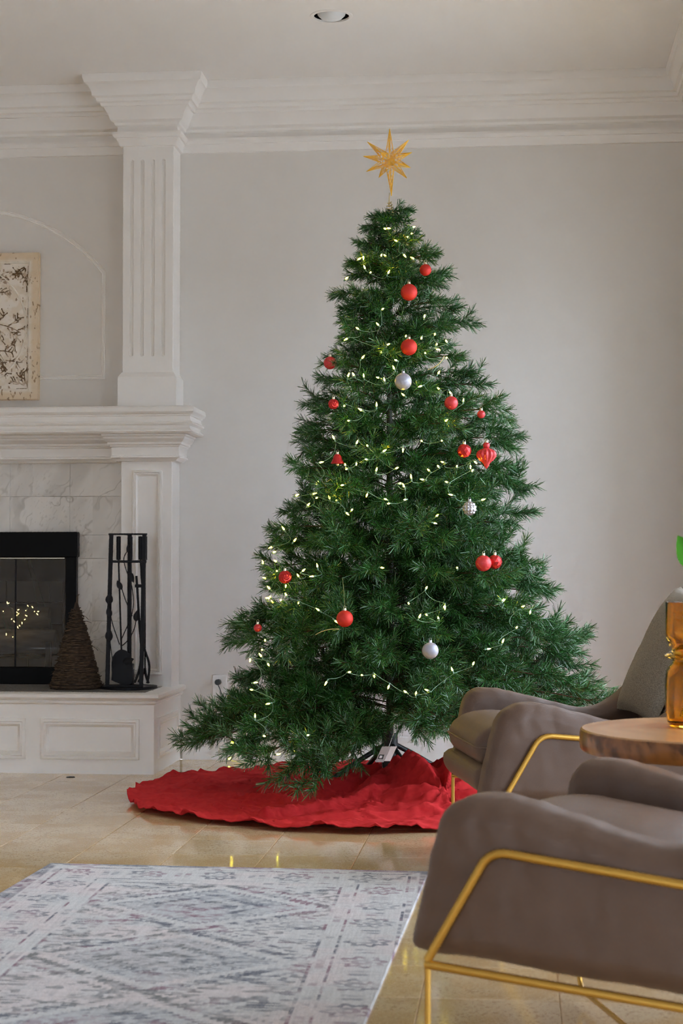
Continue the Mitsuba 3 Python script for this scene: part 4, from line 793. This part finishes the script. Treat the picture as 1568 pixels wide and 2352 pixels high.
# star topper
stp = 'star_topper'
tag(stp, 'gold wire star on a coil at the very top of the tree', 'tree topper')
sc = np.array([TX + 0.001, TY, 2.668])
rays = [(0.0, 0.134, 0.0), (-3.19, 0.152, 0.0)]
for a, L, yy in ((0.74, 0.118, 0.1), (1.30, 0.10, -0.2), (1.86, 0.095, 0.35), (2.42, 0.115, -0.25), (-0.86, 0.125, 0.05), (-1.42, 0.112, -0.1), (-1.98, 0.108, 0.1), (-2.5, 0.088, 0.4), (0.4, 0.07, 0.8), (1.6, 0.06, 0.95), (-1.0, 0.07, -0.85), (2.6, 0.07, -0.8), (-2.2, 0.06, 0.9)): rays.append((a, L, yy))
srg = np.random.default_rng(2)
for i, (a, L, yy) in enumerate(rays):
    d = np.array([math.sin(a), 0, math.cos(a)]) * math.sqrt(1 - yy * yy) + np.array([0, yy, 0]); u = np.cross(d, [0.05, 1, 0.02]); u /= np.linalg.norm(u); w = np.cross(d, u); wd = 0.017
    rim = [sc + d * 0.03 + (u * math.cos(t) + w * math.sin(t)) * wd for t in (0, 1.57, 3.14, 4.71)]; tip = sc + d * L; ms_ = []
    for q in range(4): ms_ += [tube([rim[q], tip], 0.0014, 4), tube([rim[q], rim[(q + 1) % 4]], 0.0009, 4), tube([sc, rim[q]], 0.0008, 4)]
    for s in range(40):
        t1, t2 = sorted(srg.random(2) ** 1.2); q1, q2 = srg.integers(0, 4, 2); q2 = (q1 + 1) % 4 if s % 3 else q2
        ms_.append(tube([rim[q1] * (1 - t1) + tip * t1, rim[q2] * (1 - t2) + tip * t2], 0.0009, 3, caps=False))
    add(num(stp + '__ray', i), cat(*ms_), 'starwire')
a = np.linspace(0, 2 * np.pi * 7, 130); t = np.linspace(0, 1, 130)
add(stp + '__coil', tube(np.stack([TX + (0.008 + 0.019 * t) * np.cos(a), TY + (0.008 + 0.019 * t) * np.sin(a), 2.492 - 0.085 * t], 1), 0.0019, 6), 'coilwire', True)
add(stp + '__spike', tube([(TX - 0.003, TY, 2.47), (TX, TY, 2.53)], [0.003, 0.0012], 6), 'coilwire', True)

# care tag hanging at the foot of the tree
tg = 'hanging_tag'
tag(tg, 'folded white tag with a black printed square hanging under the tree', 'tag')
def tagpart(x0, x1, z0, z1, y0, y1, sh):
    m = bev(x0, x1, y0, y1, z0, z1, 0.0006); m.vertices[:, 0] += sh * (m.vertices[:, 2] - z0); return m
tx, ty, tz = -0.548, 6.84, 0.192
add(tg + '__front_flap', tagpart(tx, tx + 0.034, tz, tz + 0.062, ty, ty + 0.0015, 0.45), 'greycard'); add(tg + '__side_flap', tagpart(tx + 0.036, tx + 0.060, tz + 0.004, tz + 0.062, ty + 0.004, ty + 0.0055, 0.45), 'whitepl')
add(tg + '__printed_square', cat(tagpart(tx + 0.011, tx + 0.031, tz + 0.012, tz + 0.03, ty - 0.0008, ty + 0.0002, 0.3)), 'blackpl'); add(tg + '__printed_square__pale_centre', tagpart(tx + 0.016, tx + 0.027, tz + 0.016, tz + 0.026, ty - 0.0014, ty - 0.0006, 0.3), 'frosted')
add(tg + '__loop', tube([(tx + 0.055, ty + 0.003, tz + 0.062), (tx + 0.075, ty + 0.03, tz + 0.12)], 0.001, 4), 'whitepl')

# ------------------------------------------------------------------ armchairs (local: s back, w across, z up)
def tlt(p): return [(s, z - 0.05 * s) for s, z in p]
ARM = smoothpoly([(-0.055, 0.262), (-0.045, 0.31), (-0.029, 0.38), (-0.012, 0.455), (0.010, 0.510), (0.040, 0.538), (0.080, 0.548), (0.12, 0.547), (0.20, 0.531), (0.30, 0.506), (0.39, 0.484), (0.45, 0.478), (0.51, 0.497), (0.61, 0.575), (0.71, 0.69), (0.79, 0.79), (0.84, 0.825), (0.87, 0.81), (0.84, 0.70), (0.78, 0.50), (0.70, 0.30), (0.64, 0.225), (0.50, 0.222), (0.25, 0.238), (0.08, 0.25), (-0.01, 0.252)], 120)
BACK = smoothpoly([(0.56, 0.28), (0.62, 0.48), (0.70, 0.70), (0.76, 0.83), (0.80, 0.862), (0.86, 0.86), (0.885, 0.82), (0.86, 0.72), (0.80, 0.50), (0.72, 0.28), (0.66, 0.235), (0.59, 0.24)], 80)
SEAT = smoothpoly([(-0.044, 0.40), (-0.036, 0.437), (0.0, 0.464), (0.15, 0.470), (0.35, 0.440), (0.56, 0.405), (0.62, 0.39), (0.62, 0.34), (0.56, 0.318), (0.30, 0.325), (0.03, 0.335), (-0.025, 0.355)], 80)
SHELL = smoothpoly([(-0.058, 0.312), (-0.052, 0.338), (-0.02, 0.352), (0.2, 0.35), (0.55, 0.33), (0.68, 0.32), (0.70, 0.26), (0.66, 0.222), (0.4, 0.222), (0.12, 0.236), (0.02, 0.246), (-0.036, 0.272)], 80)
CHAIR = {}
CW = 0.80
def wrinkle(m, amp, k, seed):
    v = np.asarray(m.vertices); n = m.vertex_normals
    w = meshkit.fbm(np.stack([v[:, 0] * k[0] + seed, v[:, 1] * k[1], v[:, 2] * k[2]], -1)); m.vertices = v + n * (amp * (w - 0.5))[:, None]; return m
arm0 = wrinkle(slab(ARM, 0.006, 0.140, 0.045, 0.006, h=0.010), 0.006, (22, 10, 7), 1)
def folds(m):
    v = np.asarray(m.vertices).copy(); s, z = v[:, 0], v[:, 2]
    w = meshkit.fbm(np.stack([s * 7, v[:, 1] * 5, z * 7 + 3], -1)); k = np.clip((s + 0.02) / 0.06, 0, 1) * np.clip((0.34 - s) / 0.15, 0, 1) * np.exp(-((z - 0.505) / 0.055) ** 2)
    k2 = np.exp(-((s - 0.0) / 0.05) ** 2) * np.clip((z - 0.30) / 0.08, 0, 1)
    m.vertices = v + m.vertex_normals * (0.0024 * k * np.sin(2 * np.pi * (s + 0.35 * (z - 0.5)) / 0.064 + 14 * w) * (0.3 + 1.4 * np.abs(w - 0.5) * 2) + 0.0014 * k2 * np.sin(2 * np.pi * z / 0.075 + 6 * w))[:, None]; return m
folds(arm0)
ARM2 = np.array([(s_ + 0.034 * max(0.0, 1 - max(s_ + 0.055, 0) / 0.11), z_) for s_, z_ in ARM])   # the inner arm starts a little farther back
arm1 = folds(wrinkle(slab(ARM2, 0.006, 0.140, 0.045, 0.006, h=0.012), 0.006, (20, 9, 8), 33)); arm1.vertices[:, 1] = CW - arm1.vertices[:, 1]; arm1.invert()
CHAIR['armrest'] = (arm0, 'velvet'); CHAIR['armrest_001'] = (arm1, 'velvet')
CHAIR['backrest'] = (wrinkle(slab(BACK, 0.10, CW - 0.10, 0.055, 0.012, h=0.015), 0.008, (8, 5, 6), 4), 'velvet')
CHAIR['seat_shell'] = (wrinkle(slab(SHELL, 0.09, CW - 0.09, 0.04, 0.0, h=0.014), 0.005, (7, 5, 7), 8), 'velvet')
CHAIR['seat_cushion'] = (wrinkle(slab(SEAT, 0.125, CW - 0.125, 0.045, 0.0, h=0.013), 0.007, (9, 6, 9), 12), 'velvet')
def dome(m):
    v = m.vertices; t = np.clip(1 - ((v[:, 1] - CW / 2) / 0.29) ** 2, 0, 1) * np.clip(1 - ((v[:, 0] - 0.28) / 0.34) ** 2, 0, 1); v[:, 2] += 0.018 * t * np.clip((v[:, 2] - 0.38) / 0.06, -0.4, 1); return m
dome(CHAIR['seat_cushion'][0])
pr_ = fillet([(0.3, 0.118, 0.403), (-0.045, 0.118, 0.406), (-0.045, CW - 0.118, 0.406), (0.3, CW - 0.118, 0.403)], 0.055, 10)
CHAIR['seat_cushion__piping'] = (tube(pr_, 0.0038, 8), 'velvet')
FR = []
R_ = 0.0085
RL_ = 0.0058
A_, B_, C_, D_ = (0.0, 0.250), (0.122, 0.456), (0.70, 0.405), (0.62, 0.202)
def side(w): return tube(fillet([(A_[0], w, A_[1]), (B_[0], w, B_[1]), (C_[0], w, C_[1]), (D_[0], w, D_[1])], 0.035, 8), R_, 12)
def rail(w): return tube([(A_[0] - 0.004, w, A_[1] - 0.008), (D_[0] + 0.004, w, D_[1] + 0.008)], R_, 12)
CHAIR['side_frame'] = (side(-0.006), 'gold'); CHAIR['side_frame_001'] = (side(CW + 0.006), 'gold')
CHAIR['bottom_rail'] = (rail(-0.006), 'gold'); CHAIR['bottom_rail_001'] = (rail(CW + 0.006), 'gold')
CHAIR['cross_rail'] = (tube([(0.14, 0.03, 0.285), (0.14, CW - 0.03, 0.285)], R_ * 0.9, 10), 'gold'); CHAIR['cross_rail_001'] = (tube([(0.60, -0.006, 0.196), (0.60, CW + 0.006, 0.196)], R_ * 0.9, 10), 'gold')
CHAIR['leg'] = (tube(fillet([(0.0, -0.006, 0.245), (0.0, -0.006, R_), (0.60, CW + 0.006, R_), (0.60, CW + 0.006, 0.20)], 0.045, 8), RL_, 12), 'gold')
CHAIR['leg_001'] = (tube(fillet([(0.0, CW + 0.006, 0.245), (0.0, CW + 0.006, R_ * 3.0), (0.60, -0.006, R_ * 3.0), (0.60, -0.006, 0.20)], 0.045, 8), RL_, 12), 'gold')
CP = {k: mikit.ply(m, MAT[q], True) for k, (m, q) in CHAIR.items()}
def chair(key, p, ang, label):
    tag(key, label, 'armchair', 'brown velvet armchairs with gold frames')
    M = np.eye(4); M[:2, 0] = math.cos(ang), math.sin(ang); M[:2, 1] = -math.sin(ang), math.cos(ang); M[:2, 3] = p
    for k, pd in CP.items(): scene[key + '__' + k] = {**pd, 'to_world': T(M.tolist())}
    for k in ('side_frame', 'bottom_rail', 'leg', 'cross_rail'): tag(key + '__' + k, 'slim gold metal tube')
    return M
chair('velvet_armchair', (-0.158, 3.2), math.radians(-21.6), 'nearest brown velvet armchair with gold frame, its outer arm facing us')
MF = chair('velvet_armchair_001', (-0.046, 5.25), math.radians(12.1), 'farther brown velvet armchair with gold frame and a grey pillow, beside the tree')
# pillow on the farther chair
def pillow():
    n = 40; g = np.linspace(-1, 1, n); u, v = np.meshgrid(g, g, indexing='ij')
    pinch = 1 - 0.10 * (1 - np.abs(u) ** 2) * np.abs(v) ** 3 * 0 
    x = 0.235 * u * (1 - 0.07 * (1 - v ** 2)) ; y = 0.235 * v * (1 - 0.07 * (1 - u ** 2))
    h = 0.075 * ((1 - u ** 2) * (1 - v ** 2)) ** 0.42 + 0.004
    q = np.stack([x, y, 0 * x], -1); h = h * (1 + 0.25 * (meshkit.fbm(q * 7) - 0.5))
    top, bot = np.stack([x, y, h], -1).reshape(-1, 3), np.stack([x, y, -h], -1).reshape(-1, 3); f = grid_faces(n, n)
    m = trimesh.Trimesh(np.vstack([top, bot]), quads(np.vstack([top, bot]), np.vstack([f, f[:, ::-1] + n * n])).faces, process=False)
    return m
pw = pillow()
Rl = np.eye(4); up = np.array([0.46, 0.0, 0.89]); up /= np.linalg.norm(up); ac = np.array([0, 1.0, 0]); nn = np.cross(ac, up)
rot = 0.05; a1, b1 = ac * math.cos(rot) + up * math.sin(rot), up * math.cos(rot) - ac * math.sin(rot)
Rl[:3, 0], Rl[:3, 1], Rl[:3, 2], Rl[:3, 3] = a1, b1, np.cross(a1, b1), (0.645, 0.42, 0.672)
pw.apply_transform(MF @ Rl); add('throw_pillow', pw, 'linen', True)
tag('throw_pillow', 'grey green linen pillow leaning on the farther armchair', 'pillow')

# ------------------------------------------------------------------ side table, vase, plant
tb = 'side_table'
tag(tb, 'round wooden side table with a thick glossy top between the armchairs', 'side table')
tc = (0.49, 4.25)
a = np.arange(96) * 2 * np.pi / 96; rr = 0.34 * (1 + 0.012 * np.sin(3 * a + 1) + 0.006 * np.sin(7 * a))
prof = [(0.0, 0.518), (0.93, 0.518), (0.985, 0.521), (0.997, 0.527), (1.0, 0.54), (0.998, 0.56), (0.992, 0.570), (0.98, 0.5735), (0.0, 0.574)]
v = np.concatenate([np.stack([tc[0] + rr * k_ * np.cos(a), tc[1] + rr * k_ * np.sin(a), 0 * a + z_], -1) for k_, z_ in prof])
add(tb + '__top', quads(v, grid_faces(len(prof), 96, False, True)[:, ::-1]), 'tablewood', 35)
add(tb + '__pedestal', lathe([(0.0, 0.02), (0.035, 0.02), (0.04, 0.05), (0.032, 0.2), (0.045, 0.45), (0.06, 0.518)], 40, (0.50, 4.25, 0)), 'tablewood', 40)
add(tb + '__foot', lathe([(0.0, 0.0), (0.20, 0.0), (0.205, 0.006), (0.20, 0.014), (0.06, 0.024), (0.0, 0.024)], 56, (0.50, 4.25, 0)), 'tablewood', 35)
vc = (0.437, 4.30, 0)
outer = [(0.0, 0.5745), (0.062, 0.5745), (0.068, 0.578), (0.073, 0.59), (0.076, 0.61), (0.0765, 0.66), (0.0765, 0.69), (0.073, 0.71), (0.066, 0.724), (0.058, 0.733), (0.058, 0.737), (0.074, 0.741), (0.078, 0.744), (0.077, 0.748), (0.066, 0.754), (0.060, 0.758), (0.060, 0.762), (0.067, 0.772), (0.0725, 0.785), (0.0745, 0.80), (0.0745, 0.872), (0.0735, 0.876)]
inner = [(0.071, 0.876), (0.0705, 0.872), (0.0705, 0.80), (0.067, 0.787), (0.058, 0.774), (0.052, 0.765), (0.052, 0.733), (0.060, 0.722), (0.069, 0.708), (0.0725, 0.69), (0.0725, 0.61), (0.069, 0.592), (0.06, 0.582), (0.0, 0.581)]
add('amber_vase', lathe(outer + inner, 72, vc), 'amber', 25)
tag('amber_vase', 'amber brown glass vase with a pinched neck and flange on the round wooden table', 'vase')
pp = 'plant_cutting'
tag(pp, 'green plant cutting with rounded leaves standing in the amber vase', 'plant')
add(pp + '__stem', tube(spline([(0.40, 4.31, 0.60), (0.432, 4.30, 0.76), (0.445, 4.30, 0.90), (0.47, 4.30, 1.05), (0.50, 4.29, 1.16)], 24), 0.0035, 8), 'stem', True)
def pleaf(base, d, L, w, nrm): return leafmesh(base, d, L, w, nrm, 0.12)
for i, (b, d, L, w, nrm) in enumerate((((0.447, 4.30, 0.955), (-0.42, -0.1, 0.62), 0.10, 0.030, (-0.5, -0.8, 0.25)), ((0.475, 4.295, 1.06), (0.5, -0.2, 0.7), 0.10, 0.032, (0.2, -0.9, 0.3)), ((0.50, 4.29, 1.15), (-0.1, 0.1, 1), 0.11, 0.032, (0.1, -1, 0.2)), ((0.455, 4.30, 0.98), (0.8, 0.3, 0.4), 0.09, 0.03, (0, -0.6, 0.7)))):
    add(num(pp + '__leaf', i), pleaf(b, d, L, w, nrm), 'leaf', True)
    add(num(pp + '__leaf', i) + '__stalk', tube([(0.447 if i in (0, 3) else b[0], b[1], b[2] - 0.02), b], 0.0016, 5), 'stem', True)
